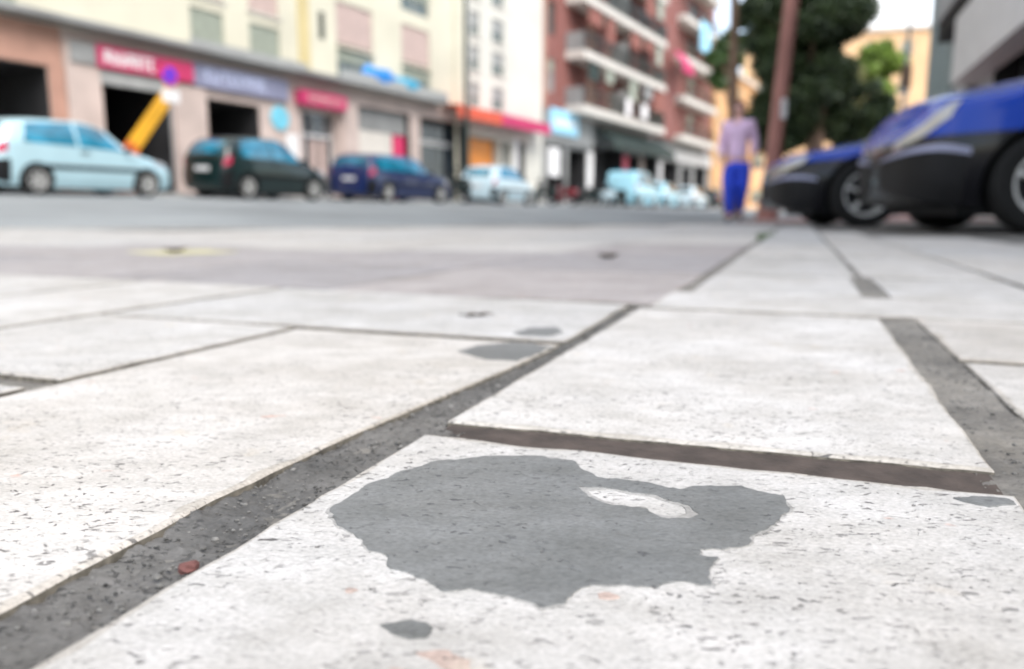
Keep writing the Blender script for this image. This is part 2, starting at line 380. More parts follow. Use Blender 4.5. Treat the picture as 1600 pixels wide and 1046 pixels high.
# right of it
for cu0, cu1, vs_ in ((.132, .348, (-.1, .30, .714, .996, 1.222, 1.60, 2.35, 3.15, 4.3, 5.5)), (.36, .80, (-.2, .45, .985, 1.32, 1.85, 2.5, 3.17, 4.5)), (.812, 1.3, (.3, .9, 1.45, 2.1, 2.9, 3.6)), (1.312, 1.9, (.9, 1.6, 2.3, 3.0)), (1.912, 2.6, (1.3, 2.2, 3.0))):
    for a, b in zip(vs_, vs_[1:]):
        if cu0 == .132 and a == .996: continue
        slab(cu0 - (.012 if cu0 == .132 and a > 1.5 else 0), cu1, a + .006 + .004 * a, b - .006 - .004 * b)
# left of the first joint
slab(-.490, -.208, -.30, .675, right=AL)
slab(-.786, -.208, .697, 1.010, tilt1=.035, right=AL)
slab(-.786, -.504, .404, .683, tilt1=.006); slab(-.786, -.504, -.30, .376)
slab(-1.095, -.80, .25, 1.056, tilt1=.015); slab(-1.095, -.80, -.5, .24)
slab(-1.50, -1.112, .62, 1.073, tilt1=.02); slab(-1.50, -1.112, 0, .61)
slab(-1.95, -1.512, .70, 1.095, tilt1=.02); slab(-2.45, -1.962, .62, 1.118, tilt1=.02); slab(-3.0, -2.462, .55, 1.14, tilt1=.02)
for a, b, vs_ in ((-1.50, -1.112, (-1.2, -.6, -.01)), (-1.95, -1.512, (-1.0, -.3, .16, .69)), (-2.45, -1.962, (-.8, -.2, .1, .61)), (-3.0, -2.462, (-.5, .02, .54)), (-1.095, -.80, (-1.3, -.51)), (-.786, -.504, (-1.0, -.31))):
    for p, q in zip(vs_, vs_[1:]): slab(a, b, p + .006, q - .006)
def gap0(u): return 1.032 + max(0, -u - .25) * .058
cols = [(-.176, -.70), (-.71, -1.25), (-1.26, -1.85), (-1.86, -2.45), (-2.46, -3.1), (-3.11, -3.8), (-3.81, -4.6), (-4.61, -5.5)]
for ci, (a, b) in enumerate(cols):
    v = gap0(a); rows = [1.605, 2.30, 3.15, 4.2, 5.3, 6.5, 7.8, 9.2]
    off = [0, .0, -.12, .1, -.2, .15, -.1, .05][ci]
    for r in rows:
        r2 = r + off * (r > 2)
        vm = (v + r2) / 2; um = (a + b) / 2
        if all(inside(*uv(p, q)[:2]) for p in (a, b) for q in (v, r2)):
            slab(b, a, v + .008, r2 - .008, 'lilac' if vm < 2.9 + .33 * um else 'stone')
        v = r2
# stone edging where the plaza meets the road
ep = resample(edge[2:8], 26)
for (x0, y0), (x1, y1) in zip(ep, ep[1:]):
    d = Vector((x1 - x0, y1 - y0, 0)); L = d.length; d.normalize(); nrm = Vector((d.y, -d.x, 0))
    a = Vector((x0, y0, 0)) + d * .006; b = Vector((x1, y1, 0)) - d * .006
    q = [a, b, b + nrm * .2, a + nrm * .2]
    mb = MB().add([p + Vector((0, 0, z)) for z in (-.1, .0) for p in q], [(3, 2, 1, 0), (4, 5, 6, 7)] + [(i, (i + 1) % 4, (i + 1) % 4 + 4, i + 4) for i in range(4)])
    obj('edging_stone', mb, M['stone'], pave, color=(1, 1, 1, 1))
# rough mortar in the near joints
def strip(name, u0, u1, v0, v1, z, amp, m, nu, nv):
    vs = []
    for i in range(nu + 1):
        for j in range(nv + 1):
            u = u0 + (u1 - u0) * i / nu; v = v0 + (v1 - v0) * j / nv
            h = noise.noise(Vector((u * 130, v * 130, 1))) * .55 + noise.noise(Vector((u * 320, v * 320, 5))) * .5 + .7 * noise.noise(Vector((u * 28, v * 28, 9)))
            vs.append(uv(u, v, z + amp * h))
    return obj(name, MB().add(vs, [(i * (nv + 1) + j, (i + 1) * (nv + 1) + j, (i + 1) * (nv + 1) + j + 1, i * (nv + 1) + j + 1) for i in range(nu) for j in range(nv)]), m, pave, smooth=True)
strip('joint_mortar', -.26, -.17, .04, .95, -.0034, .0036, M["mortar"], 40, 400)
strip('joint_mortar', .085, .140, .25, 1.0, -.0026, .0022, M['sandy'], 22, 300)
strip('joint_mortar', .085, .140, 1.21, 3.4, -.0022, .0012, M['sandy'], 12, 300)
strip('joint_mortar', -.185, .091, .355, .416, -.0024, .0007, M['mortar_brown'], 110, 16)
strip('joint_mortar', -.145, -.21, 1.0, 3.4, -.0026, .0012, M['sandy'], 16, 300)
# cement smears stuck on the slabs
def smear(loop, hole=None, th=.0002, label=None, m='cement', name='cement_patch'):
    def rough(lp):
        o = []
        for (a0, b0), (a1, b1) in zip(lp, lp[1:] + lp[:1]):
            n = max(1, int(math.hypot(a1 - a0, b1 - b0) / .0011))
            for i in range(n):
                a = a0 + (a1 - a0) * i / n; b = b0 + (b1 - b0) * i / n
                o.append((a + .0026 * noise.noise(Vector((a * 85, b * 85, 2))) + .0012 * noise.noise(Vector((a * 260, b * 260, 4))), b + .0026 * noise.noise(Vector((a * 85, b * 85, 7))) + .0012 * noise.noise(Vector((a * 260, b * 260, 9)))))
        return o
    bm = bmesh.new(); allp = []
    for lp in [loop] + ([hole] if hole else []):
        r = rough(lp); vsb = [bm.verts.new(uv(a, b, th + .0004)) for a, b in r]
        es = [bm.edges.new((vsb[i], vsb[(i + 1) % len(vsb)])) for i in range(len(vsb))]; allp.append((r, vsb))
    bmesh.ops.triangle_fill(bm, use_beauty=True, use_dissolve=False, edges=bm.edges[:])
    for r, vsb in allp:
        cu = sum(p[0] for p in r) / len(r); cv = sum(p[1] for p in r) / len(r)
        sgn = 1 if r is allp[0][0] else -1
        low = [bm.verts.new(uv(a + sgn * .0008 * (a - cu) / math.hypot(a - cu, b - cv), b + sgn * .0008 * (b - cv) / math.hypot(a - cu, b - cv), -.0008)) for a, b in r]
        for i in range(len(r)): bm.faces.new((vsb[i], vsb[(i + 1) % len(r)], low[(i + 1) % len(r)], low[i]))
    bmesh.ops.recalc_face_normals(bm, faces=bm.faces)
    me = bpy.data.meshes.new(name); bm.to_mesh(me); bm.free(); me.materials.append(M[m])
    o = obj(name, me, None, pave)
    if label: o['label'] = label
P1 = [(-0.1743, 0.2567), (-0.1749, 0.266), (-0.1735, 0.2872), (-0.1683, 0.3075), (-0.1575, 0.3266), (-0.1402, 0.3421), (-0.1197, 0.3513), (-0.1091, 0.3498), (-0.098, 0.3512), (-0.0884, 0.3395), (-0.0795, 0.3310), (-0.0627, 0.3326), (-0.0419, 0.3273), (-0.0385, 0.3328), (-0.0294, 0.3383), (-0.0159, 0.3412), (-0.0116, 0.3365), (0.0003, 0.3347), (0.0016, 0.3313), (0.003, 0.3223), (-0.0005, 0.3102), (-0.0082, 0.2925), (-0.0109, 0.2793), (-0.0194, 0.2732), (-0.0269, 0.269), (-0.0269, 0.2648), (-0.0203, 0.2645), (-0.0207, 0.2527), (-0.0213, 0.2428), (-0.0288, 0.2412), (-0.0363, 0.2361), (-0.0499, 0.231), (-0.0571, 0.2296), (-0.0605, 0.2226), (-0.0623, 0.2143), (-0.0674, 0.2108), (-0.076, 0.2114), (-0.0809, 0.2128), (-0.0921, 0.2132), (-0.1022, 0.2106), (-0.113, 0.2136), (-0.1234, 0.2172), (-0.1292, 0.2242), (-0.1391, 0.2289), (-0.1487, 0.2358), (-0.1621, 0.2436), (-0.168, 0.2483)]
H1 = [(-0.085, 0.3156), (-0.0746, 0.3203), (-0.0556, 0.3171), (-0.0357, 0.309), (-0.032, 0.3021), (-0.035, 0.2957), (-0.0459, 0.2934), (-0.0523, 0.3), (-0.0666, 0.2984), (-0.0781, 0.3058)]
cu_ = sum(p[0] for p in P1) / len(P1); cv_ = sum(p[1] for p in P1) / len(P1)
smear([(a + (a - cu_) / math.hypot(a - cu_, b - cv_) * w, b + (b - cv_) / math.hypot(a - cu_, b - cv_) * w) for a, b in P1 for w in [.0006 + .0030 * max(-.2, noise.noise(Vector((a * 70, b * 70, 11))))]], [(a, b) for a, b in [(p[0] + (-.058 - p[0]) * .16, p[1] + (.3065 - p[1]) * .22) for p in H1]], -.0001, 'thin worn edge of the cement patch', 'cementthin', 'cement_film')
smear(P1, H1, label='large ragged grey cement patch')
smear([(-0.2743, 0.6068), (-0.271, 0.6397), (-0.2469, 0.6675), (-0.223, 0.6675), (-0.205, 0.6526), (-0.207, 0.6124), (-0.2120, 0.5850), (-0.238, 0.5819)], label='small oval cement smear at a joint')
smear([(-0.2687, 0.7264), (-0.2604, 0.7626), (-0.2363, 0.7764), (-0.2197, 0.7445), (-0.2256, 0.712), (-0.2515, 0.710)], label='thin cement smear beyond the oval one')
smear([(0.0673, 0.3575), (0.0763, 0.3641), (0.0902, 0.3655), (0.0908, 0.3581), (0.0787, 0.3518)], label='small cement scrap near the joint crossing')
smear([(-.1085, .1835), (-.105, .188), (-.098, .1895), (-.0935, .187), (-.095, .1825), (-.102, .181)], label='tiny cement spot below the large patch')
def blot(u, v, r, k, label=None):
    smear([(u + r * k * (1 + .25 * math.sin(3 * a + u * 99)) * math.cos(a), v + r * (1 + .25 * math.cos(2 * a + v * 77)) * math.sin(a)) for a in [i * .449 for i in range(14)]], None, -.0001, label, 'pinkstain', 'stain')
blot(-.0830, .1735, .0052, 1.5, 'pinkish blot in the stone near the bottom of the frame')
blot(-.1290, .1990, .0018, 1.5); blot(-.0510, .2240, .0018, 1.8); blot(-.060, .1700, .0010, 1.4)
# grit lying in the near joints
gt = MB()
for i in range(1500):
    v = random.uniform(.08, .95) ** 1.0; t = (v - .05)
    right = -.187; left = float(np.interp(v, [a for a, b in AL], [b for a, b in AL]))
    r = random.uniform(.0004, .0010) * (2.0 if random.random() < .05 else 1)
    gt.ball(uv(random.uniform(left + .001, right - .001), v, -.0040 + r * .4 + random.uniform(0, .0012)), (r, r * random.uniform(.5, 1), r * .6), 5, 4)
for i in range(700):
    r = random.uniform(.0005, .0014); gt.ball(uv(random.uniform(.097, .129), random.uniform(.35, 1.5), -.0032 + r * .4), (r, r, r * .7), 5, 4)
tag(obj('grit', gt, M['grit'], smooth=True), 'grey grit lying in the paving joints', kind='stuff')

# litter on the paving
def curl(name, u, v, L, W, lift, rz, m, label, cat, z=.0008):
    mb = MB(); n = 9; vs = []
    for i in range(n):
        t = i / (n - 1); w = W * math.sin(math.pi * (t * .9 + .05)) ** .7
        for k in (-1, -.3, .3, 1):
            vs.append((L * (t - .5), k * w / 2, lift * (2 * t - 1) ** 2 + lift * .9 * k * k * math.sin(t * 3) + .001 * math.sin(t * 17 + k)))
    up = [(x, y, zz + .0006) for x, y, zz in vs]
    fs = [(i * 4 + k, i * 4 + k + 1, i * 4 + k + 5, i * 4 + k + 4) for i in range(n - 1) for k in range(3)]
    o = len(vs); fs2 = [tuple(a + o for a in reversed(f)) for f in fs]
    rim = [i * 4 for i in range(n)] + [(n - 1) * 4 + 1, (n - 1) * 4 + 2] + [i * 4 + 3 for i in reversed(range(n))] + [2, 1]
    fs3 = [(rim[i], rim[(i + 1) % len(rim)], rim[(i + 1) % len(rim)] + o, rim[i] + o) for i in range(len(rim))]
    mb.add(vs + up, fs + fs2 + fs3)
    return tag(obj(name, mb, m, None, uv(u, v, z), rz, True), label, cat)
curl('dry_leaf', -.352, .83, .042, .010, .002, .35, M['leafdry'], 'thin dark leaf sliver on the pale slab beyond the long cross joint', 'leaf')
curl('dry_leaf', -.481, 2.05, .065, .035, .012, .1, M['leafdry'], 'dark crumpled leaf lying on the grey lilac paving left of the walking person', 'leaf')
curl('dry_leaf', -1.80, 1.87, .075, .05, .011, .3, M['leafdry'], 'dark crumpled leaf lying on a scrap of yellowed paper', 'leaf', .0035)
tag(obj('paper_scrap', MB().add([uv(-1.80 + r * math.cos(a) * .155, 1.90 + r * math.sin(a) * .13, z) for z in (.0009, .0024) for a, r in [(k * .571, 1 + .22 * math.sin(k * 2.3)) for k in range(11)]],
    [tuple(reversed(range(11))), tuple(range(11, 22))] + [(i, (i + 1) % 11, (i + 1) % 11 + 11, i + 11) for i in range(11)]), M['yellowpaper']), 'flat scrap of yellowed paper on the grey paving under a dark leaf', 'litter')
ck = MB(); ck.ball((0, 0, .0008), (.0042, .0024, .0024), 7, 5); ck.v = [(a + .0012 * noise.noise(Vector((a * 400, b * 400, c * 400))), b + .0012 * noise.noise(Vector((a * 400, 5, c * 500))), c) for a, b, c in ck.v]
tag(obj('brick_chip', ck, M['brickchip'], None, uv(-.193, .197, -.0026), .5), 'small reddish brick chip lodged in the wide dark joint', 'stone chip')
wd = empty('weed', uv(-.17, 4.3, -.012), 0, 'small green weed growing from the long joint far along the paving', 'weed')
for i in range(70):
    a = random.uniform(0, 6.28); x, y = random.gauss(0, .02), random.gauss(0, .32); h = random.uniform(.012, .03)
    mb = wm = (MB() if i == 0 else wm)
    px, py, _ = uv(x, y); dx, dy = math.cos(a) * .02, math.sin(a) * .02
    wm.add([(px, py, 0), (px + .004, py + .003, 0), (px + dx, py + dy, h), (px + dx - .006, py + dy + .004, h * .8)], [(0, 1, 2, 3)])
obj('leaves', wm, M['leafmd'], wd)
# pink paved strip beyond the plaza
pp = [(3.3, 11.5), (4.5, 13.9), (10.4, 25), (20, 43.3), (26, 43), (15, 24), (8.0, 12.6), (4.6, 11.0)]
tag(obj('path', MB().add([(x, y, z) for z in (-.005, .012) for x, y in pp], [tuple(reversed(range(8))), tuple(range(8, 16))] + [(i, (i + 1) % 8, (i + 1) % 8 + 8, i + 8) for i in range(8)]), M['pinkpath']), kind='structure')
def road_z(s, w):
    es = [((x + 8.19) * SS + (y - 15) * SC, -(x + 8.19) * SC + (y - 15) * SS) for x, y in edge]
    we = float(np.interp(s, [a for a, b in es], [b for a, b in es]))
    return -.05 + .58 * (w - we) / (1.9 - we), math.atan(.58 / (1.9 - we))

# ------------------------------------------------------------------ buildings
# a building's root stands at its front corner; local x runs along the front, y into the building, z up from its pavement
def wall(x0, x1, z0, z1, holes, y=0., m=0, mi=1):
    """front sheet with openings; every opening gets reveals and a back wall at its own depth"""
    mb = MB(); xs = sorted({x0, x1, *[h[0] for h in holes], *[h[1] for h in holes]}); zs = sorted({z0, z1, *[h[2] for h in holes], *[h[3] for h in holes]})
    xs = [x for x in xs if x0 <= x <= x1]; zs = [z for z in zs if z0 <= z <= z1]
    for a, b in zip(xs, xs[1:]):
        for c, d in zip(zs, zs[1:]):
            p, q = (a + b) / 2, (c + d) / 2
            if any(h[0] < p < h[1] and h[2] < q < h[3] for h in holes): continue
            mb.add([(a, y, c), (b, y, c), (b, y, d), (a, y, d)], [(0, 1, 2, 3)], m)
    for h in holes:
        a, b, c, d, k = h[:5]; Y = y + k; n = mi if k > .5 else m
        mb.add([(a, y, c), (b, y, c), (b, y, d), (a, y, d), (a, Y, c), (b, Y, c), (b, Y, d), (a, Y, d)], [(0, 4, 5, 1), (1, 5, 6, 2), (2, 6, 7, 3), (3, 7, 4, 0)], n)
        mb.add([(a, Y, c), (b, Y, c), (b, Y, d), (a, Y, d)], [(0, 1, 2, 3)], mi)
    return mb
def shell(mb, x0, x1, z0, z1, depth, m=0):                # sides, back and top of the body behind a front wall
    return mb.add([(x0, 0, z0), (x1, 0, z0), (x1, depth, z0), (x0, depth, z0), (x0, 0, z1), (x1, 0, z1), (x1, depth, z1), (x0, depth, z1)],
                  [(1, 2, 6, 5), (2, 3, 7, 6), (3, 0, 4, 7), (4, 5, 6, 7)], m)
def window(root, x0, x1, z0, z1, y, mframe, glass='glass', shut=None, frac=1., mull=1):
    """frame with pane(s), and a slatted roller shutter lowered over the top `frac` of it"""
    t = .055; f = MB()
    f.box(x0, x0 + t, y - .06, y, z0, z1); f.box(x1 - t, x1, y - .06, y, z0, z1)
    f.box(x0 + t, x1 - t, y - .06, y, z0, z0 + t); f.box(x0 + t, x1 - t, y - .06, y, z1 - t, z1)
    for i in range(1, mull + 1):
        xm = x0 + (x1 - x0) * i / (mull + 1); f.box(xm - .03, xm + .03, y - .055, y - .002, z0 + t, z1 - t)
    w = obj('window', f, mframe, root)
    for i in range(mull + 1):
        a = x0 + (x1 - x0) * i / (mull + 1); b = x0 + (x1 - x0) * (i + 1) / (mull + 1)
        obj('pane', MB().box(a + (t if i == 0 else .03), b - (t if i == mull else .03), y - .035, y - .022, z0 + t, z1 - t), M[glass], w)
    if shut:
        s = MB(); zb = z1 - (z1 - z0) * frac; n = max(3, int((z1 - zb) / .07))
        for i in range(n):
            a = zb + (z1 - zb) * i / n; s.box(x0 + .005, x1 - .005, y - .095 - (.004 if i % 2 else 0), y - .065, a + .004, zb + (z1 - zb) * (i + 1) / n - .004)
        s.box(x0 + .01, x1 - .01, y - .074, y - .066, zb, z1)
        obj('shutter', s, M[shut], w)
    return w
def railing(root, x0, x1, z0, z1, y, m, step=.12):
    r = MB(); r.box(x0, x1, y - .025, y + .025, z1 - .05, z1); r.box(x0, x1, y - .02, y + .02, z0 + .05, z0 + .08)
    n = int((x1 - x0) / step)
    for i in range(n + 1): r.box(x0 + (x1 - x0 - .02) * i / n, x0 + (x1 - x0 - .02) * i / n + .02, y - .01, y + .01, z0, z1 - .05)
    return obj('railing', r, m, root)
def glyphs(root, x0, x1, z0, z1, y, m, seed, n):          # unreadable soft lettering: plain strokes
    rr = random.Random(seed); mb = MB(); cw = (x1 - x0) / n
    for i in range(n):
        a = x0 + i * cw + cw * .12; b = x0 + (i + 1) * cw - cw * .12; t = (z1 - z0) * .17; k = rr.randrange(5)
        if k != 3: mb.box(a, a + t, y - .02, y, z0, z1)
        else: mb.box((a + b) / 2 - t / 2, (a + b) / 2 + t / 2, y - .02, y, z0, z1 - t)
        if k in (0, 2, 4): mb.box(b - t, b, y - .02, y, z0 + (t if k else 0), z1 - t)
        if k in (0, 1, 3, 4): mb.box(a + (t if k != 3 else 0), b, y - .021, y, z1 - t, z1)
        if k in (1, 2): mb.box(a + t, b - (t if k == 2 else 0), y - .021, y, z0, z0 + t)
        if k in (0, 1, 4): mb.box(a + t, b - t, y - .021, y, (z0 + z1 - t) / 2, (z0 + z1 + t) / 2)
    return obj('lettering', mb, m, root)

# --- cream apartment house, s = -14 .. 20.2
S0 = -14.; B1 = empty('apartment_building', st(S0, 4.2, .6), RS, 'long cream apartment building with open dark garage doorways and a grey ledge', 'building')
x = lambda s: s - S0
Hs = lambda *h: [(x(a), x(b), c, d, k) for a, b, c, d, k in h]
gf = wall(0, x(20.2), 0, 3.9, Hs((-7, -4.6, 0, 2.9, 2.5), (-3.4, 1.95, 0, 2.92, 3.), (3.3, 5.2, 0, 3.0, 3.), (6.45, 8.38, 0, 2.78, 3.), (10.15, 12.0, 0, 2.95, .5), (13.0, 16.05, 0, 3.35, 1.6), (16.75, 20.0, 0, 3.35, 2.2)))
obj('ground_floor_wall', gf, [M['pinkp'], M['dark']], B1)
Z1 = 17.5
wins = []
for fl, zb in enumerate((4.15, 7.15, 10.15, 13.15)):
    hz = 1.02 if fl == 0 else 1.7
    for a, b in ((-10.5, -9.2), (-7.5, -6.2), (-3.6, -2.4), (.2, 1.4), (6.05, 7.22), (8.15, 9.38), (12.0, 13.95), (15.65, 17.53)):
        if a > 10: z0, z1 = (zb + .05, zb + 2.55)
        else: z0, z1 = (4.12, 5.2) if fl == 0 else (zb - 1.6, zb + .2)
        wins.append((a, b, z0, z1))
wins += [(8.15, 9.38, 5.42, 7.0 - .02)] if False else []
up = wall(0, x(20.2), 3.9, Z1, Hs(*[(a, b, c, d, .16) for a, b, c, d in wins])); shell(up, 0, x(20.2), 0, Z1, 11)
obj('wall', up, [M['cream'], M['dark']], B1)
for i, (a, b, c, d) in enumerate(wins):
    if a > 10:
        window(B1, x(a), x(b), c + 1.05, d, .15, M['shutpink'], shut='shutpink', frac=.93)
        window(B1, x(a), x(b), c, c + .98, .15, M['shutgrey'], glass='glassg', shut='shut', frac=.45)
        obj('window_sill', MB().box(x(a) - .02, x(b) + .02, -.07, .148, c + .981, c + 1.049), M['cream'], B1)
    else:
        window(B1, x(a), x(b), c, d, .15, M['shutgrey'], shut='shut' if c < 5 else 'shutpink', frac=.97)
        if c > 5 or True: obj('window_sill', MB().box(x(a) - .08, x(b) + .08, -.06, -.002, c - .08, c - .005), M['balc'], B1)
# ledge over the shops with low grey parapet bands
obj('ledge', MB().box(x(-13.9), x(18.0), -.55, -.003, 3.93, 4.06), M['greyst'], B1)
obj('parapet', MB().box(x(5.6), x(10.0), -.54, -.50, 4.06, 4.22).box(x(11.6), x(18.0), -.54, -.50, 4.06, 4.36), M['shutgrey'], B1)
obj('pilaster', MB().box(x(10.18), x(10.62), -.09, -.002, 4.06, Z1), M['yellowp'], B1)
obj('pilaster', MB().box(x(2.35), x(3.2), -.12, -.002, 0, 3.6), M['pinkp'], B1)
obj('pilaster', MB().box(x(5.3), x(6.35), -.10, -.002, 0, 3.0), M['pinkp'], B1)
obj('pilaster', MB().box(x(12.15), x(12.85), -.10, -.002, 0, 3.3), M['pinkp'], B1)
obj('lintel_panel', MB().box(x(-3.6), x(2.3), -.05, -.002, 2.95, 3.85), M['salmon'], B1)
obj('door_jamb', MB().box(x(1.97), x(2.33), -.06, -.002, 0, 2.949), M['salmon'], B1)
v = MB()
for i in range(7): v.box(x(11.15), x(11.40), -.03, -.002, 5.3 + i * .125, 5.39 + i * .125)
obj('vent', v, M['darkmetal'], B1)
obj('drainpipe', MB().tube([(x(19.3), -.07, 0), (x(19.3), -.07, Z1)], .055, 8), M['cream'], B1)
# shutter boxes, shop fronts
obj('shutter_box', MB().box(x(3.22), x(5.25), -.10, -.003, 2.72, 3.04), M['shutgrey'], B1)
s = obj('shop_sign', MB().box(x(3.1), x(5.9), -.20, -.003, 3.10, 3.62), M['red'], B1); s['label'] = 'crimson sign board with pale blurred lettering'
glyphs(s, x(3.25), x(4.7), 3.19, 3.52, -.20, M['white'], 5, 7)
obj('sign_end', MB().box(x(2.45), x(3.09), -.18, -.122, 3.12, 3.60), M['greyst'], B1)
s = obj('shop_sign', MB().box(x(5.95), x(9.5), -.14, -.003, 3.05, 3.68), M['lilacw'], B1); s['label'] = 'blue grey sign panel with pale lettering'
glyphs(s, x(6.3), x(8.6), 3.22, 3.55, -.14, M['palebl'], 8, 8)
s = obj('shop_sign', MB().box(x(9.9), x(12.05), -.32, -.003, 3.02, 3.46), M['magenta'], B1); s['label'] = 'small crimson box sign over the glazed door'
glyphs(s, x(10.2), x(11.8), 3.14, 3.33, -.32, M['shutpink'], 3, 6)
w = window(B1, x(10.17), x(11.98), .0, 2.93, .42, M['white'], mull=3)
obj('transom', MB().box(x(10.23), x(11.92), .345, .41, 2.1, 2.18), M['white'], w)
d = MB()
for a in (10.25, 10.85, 11.3): d.box(x(a), x(a + .28), .30, .34, .4, 2.0)
obj('window_poster', d, M['shutpink'], w)
obj('round_sign', MB().lathe([(0, -.06), (.36, -.06), (.38, -.03), (.36, -.001), (0, -.001)], 20, 'y', (x(9.2), 0, 2.50)), M['cyan'], B1)
obj('shop_panel', MB().box(x(9.45), x(9.95), -.03, -.002, 1.2, 2.05), M['white'], B1)
obj('shop_panel', MB().box(x(13.02), x(16.03), .2, .26, 2.55, 3.33), M['greyst'], B1)
obj('shop_panel', MB().box(x(13.02), x(15.2), .22, .26, 0, 2.54), M['balc'], B1)
obj('shop_door', MB().box(x(15.25), x(16.0), .22, .27, 0, 2.5), M['signred'], B1, color=None)
w = window(B1, x(16.77), x(19.98), 0, 3.33, .6, M['darkmetal'], mull=2)
obj('transom', MB().box(x(16.9), x(19.6), .45, .52, 2.35, 2.55), M['ltgrey'], w)
# --- pale house next door, s = 20.2 .. 27.5
S2 = 20.2; x = lambda s: s - S2
B2 = empty('apartment_building', st(S2, 4.2, .6), RS, 'pale apartment building with a blank corner wall above the red awning', 'building')
w2 = []
for zb in (4.3, 5.85, 7.3, 8.9, 10.5, 12.1): w2 += [(22.42, 23.57, zb, zb + 1.0), (20.55, 21.35, zb - .1, zb + .95)]
up = wall(0, 7.3, 0, 16, [(x(a), x(b), c, d, .18) for a, b, c, d in w2] + [(.1, 2.9, 0, 2.95, .5), (3.1, 4.1, 0, 2.9, .5), (4.75, 5.4, 0, 3.0, 1.5)]); shell(up, 0, 7.28, 0, 16, 11)
obj('wall', up, [M['pale'], M['dark']], B2)
for a, b, c, d in w2:
    window(B2, x(a), x(b), c, d, .17, M['shutgrey'], glass='glassg', shut='shutgrey', frac=.55)
    obj('window_sill', MB().box(x(a) - .06, x(b) + .06, -.06, -.002, c - .08, c - .004), M['balc'], B2)
w = window(B2, .12, 2.88, 0, 2.93, .42, M['darkmetal'], mull=1)
p = obj('window_poster', MB().box(.15, 2.75, .30, .335, 1.65, 2.88), M['orange'], w); p['label'] = 'bright orange poster filling the shop window'
window(B2, 3.12, 4.08, 0, 2.88, .42, M['ltgrey'], glass='glassg', mull=1)
obj('corner_pillar', MB().box(4.25, 4.68, -.05, -.002, 0, 3.2), M['white'], B2)
# awning along both shop fronts: one canopy on each house
def awning(s0, s1, z0, z1, proj, m, label, w=4.2):
    r = empty('awning', st(s0, w - .01, .6), RS, label, 'awning'); L = s1 - s0
    a = MB(); n = 10
    prof = [(0, z1), (-proj, z0 + .5), (-proj - .01, z0), (-proj + .02, z0), (-proj + .03, z0 + .45), (0, z1 - .05)]
    a.add([(X, y, z) for X in (0, L) for y, z in prof], [(i, (i + 1) % 6, (i + 1) % 6 + 6, i + 6) for i in range(6)] + [(5, 4, 3, 2, 1, 0), (6, 7, 8, 9, 10, 11)])
    obj('canopy', a, m, r)
    for X in (.05, L / 2, L - .05): obj('support_arm', MB().bar((X, -.02, z0 - .1), (X, -proj + .05, z0 + .2), .03, .03), M['metalg'], r)
    return r
awning(18.2, 21.8, 3.45, 4.05, .9, M['redor'], 'orange red awning left of the tall lamp post')
awning(21.85, 26.7, 3.45, 4.05, .9, M['magenta'], 'long crimson awning over the orange shop window')
# blue tarpaulins on the ledge
def bundle(name, s0, s1, z0, h, m, label):
    mb = MB(); mb.ball((0, 0, h * .45), ((s1 - s0) / 2, .26, h * .55), 22, 12)
    mb.v = [(a * (1 + .12 * noise.noise(Vector((a * 2, b * 5, c * 4)))), b, max(0, c * (1 + .35 * noise.noise(Vector((a * 2.2, 3, c * 2)))))) for a, b, c in mb.v]
    return tag(obj(name, mb, m, None, st((s0 + s1) / 2, 3.88, z0), RS, True), label, 'tarpaulin', 'tarpaulins heaped on the ledge')
bundle('tarpaulin', 12.9, 14.9, 4.67, .72, M['tarp'], 'bright blue tarpaulin heaped on the grey ledge, the larger and bluer one')
bundle('tarpaulin', 14.75, 16.4, 4.67, .55, M['tarp2'], 'cyan tarpaulin heaped on the grey ledge beside the bluer one')

# --- red brick block with balconies, s = 27.5 .. 60
S3 = 27.52; x = lambda s: s - S3
B3 = empty('apartment_building', st(S3, 4.2, .6), RS, 'red brick apartment block with pale balconies above dark shop fronts', 'building')
fl = [5.35, 8.2, 11.05, 13.9, 16.75]
w3 = []
for z in fl:
    w3 += [(28.1, 29.0, z + .5, z + 2.2), (33.2, 34.6, z + .05, z + 2.2), (36.2, 37.2, z + .05, z + 2.2), (38.6, 40.2, z + .05, z + 2.2), (42, 43.2, z + .05, z + 2.2), (46.5, 47.7, z + .5, z + 2.1), (53, 55, z + .5, z + 2.1), (57, 58.4, z + .5, z + 2.1)]
up = wall(0, 32.5, 4.9, 20, [(x(a), x(b), c, d, .2) for a, b, c, d in w3]); shell(up, 0, 32.5, 0, 20, 12)
obj('wall', up, [M['brick'], M['dark']], B3)
gf = wall(0, 32.5, 0, 4.9, [(x(a), x(b), 0, c, 1.2) for a, b, c in ((28.1, 30.2, 3.1), (30.7, 33.2, 3.1), (34.2, 39, 3.6), (40, 42.2, 3.4), (43, 46, 3.6), (47, 51, 3.4), (52, 54.5, 3.2), (55.5, 59, 3.4))])
obj('ground_floor_wall', gf, [M['greyst'], M['dark']], B3)
for a, b, c, d in w3:
    k = int((a * 7 + c * 3)) % 3
    window(B3, x(a), x(b), c, d, .19, M['white'] if k else M['darkmetal'], glass='glassg', shut=(None, 'shut', 'salmon')[k], frac=(.5, .35, .8)[k])
for z in fl:
    b = obj('balcony', MB().box(x(30.2), x(44.0), -1.15, -.003, z - .42, z), M['balc'], B3)
    railing(b, x(30.22), x(43.98), z, z + .98, -1.10, M['darkmetal'])
    for X in (x(30.27), x(36.8), x(43.93)): obj('divider', MB().box(X - .03, X + .03, -1.06, -.02, z + .02, z + 1.6 if X == x(36.8) else z + .95), M['greyst'], b)
    b = obj('balcony', MB().box(x(48.4), x(58), -1.05, -.003, z - .42, z), M['balc'], B3)
    railing(b, x(48.42), x(57.98), z, z + .98, -1.0, M['darkmetal'], .2)
obj('brick_pier', MB().box(x(45), x(48.2), -.5, -.003, 4.95, 20), M['brick'], B3)
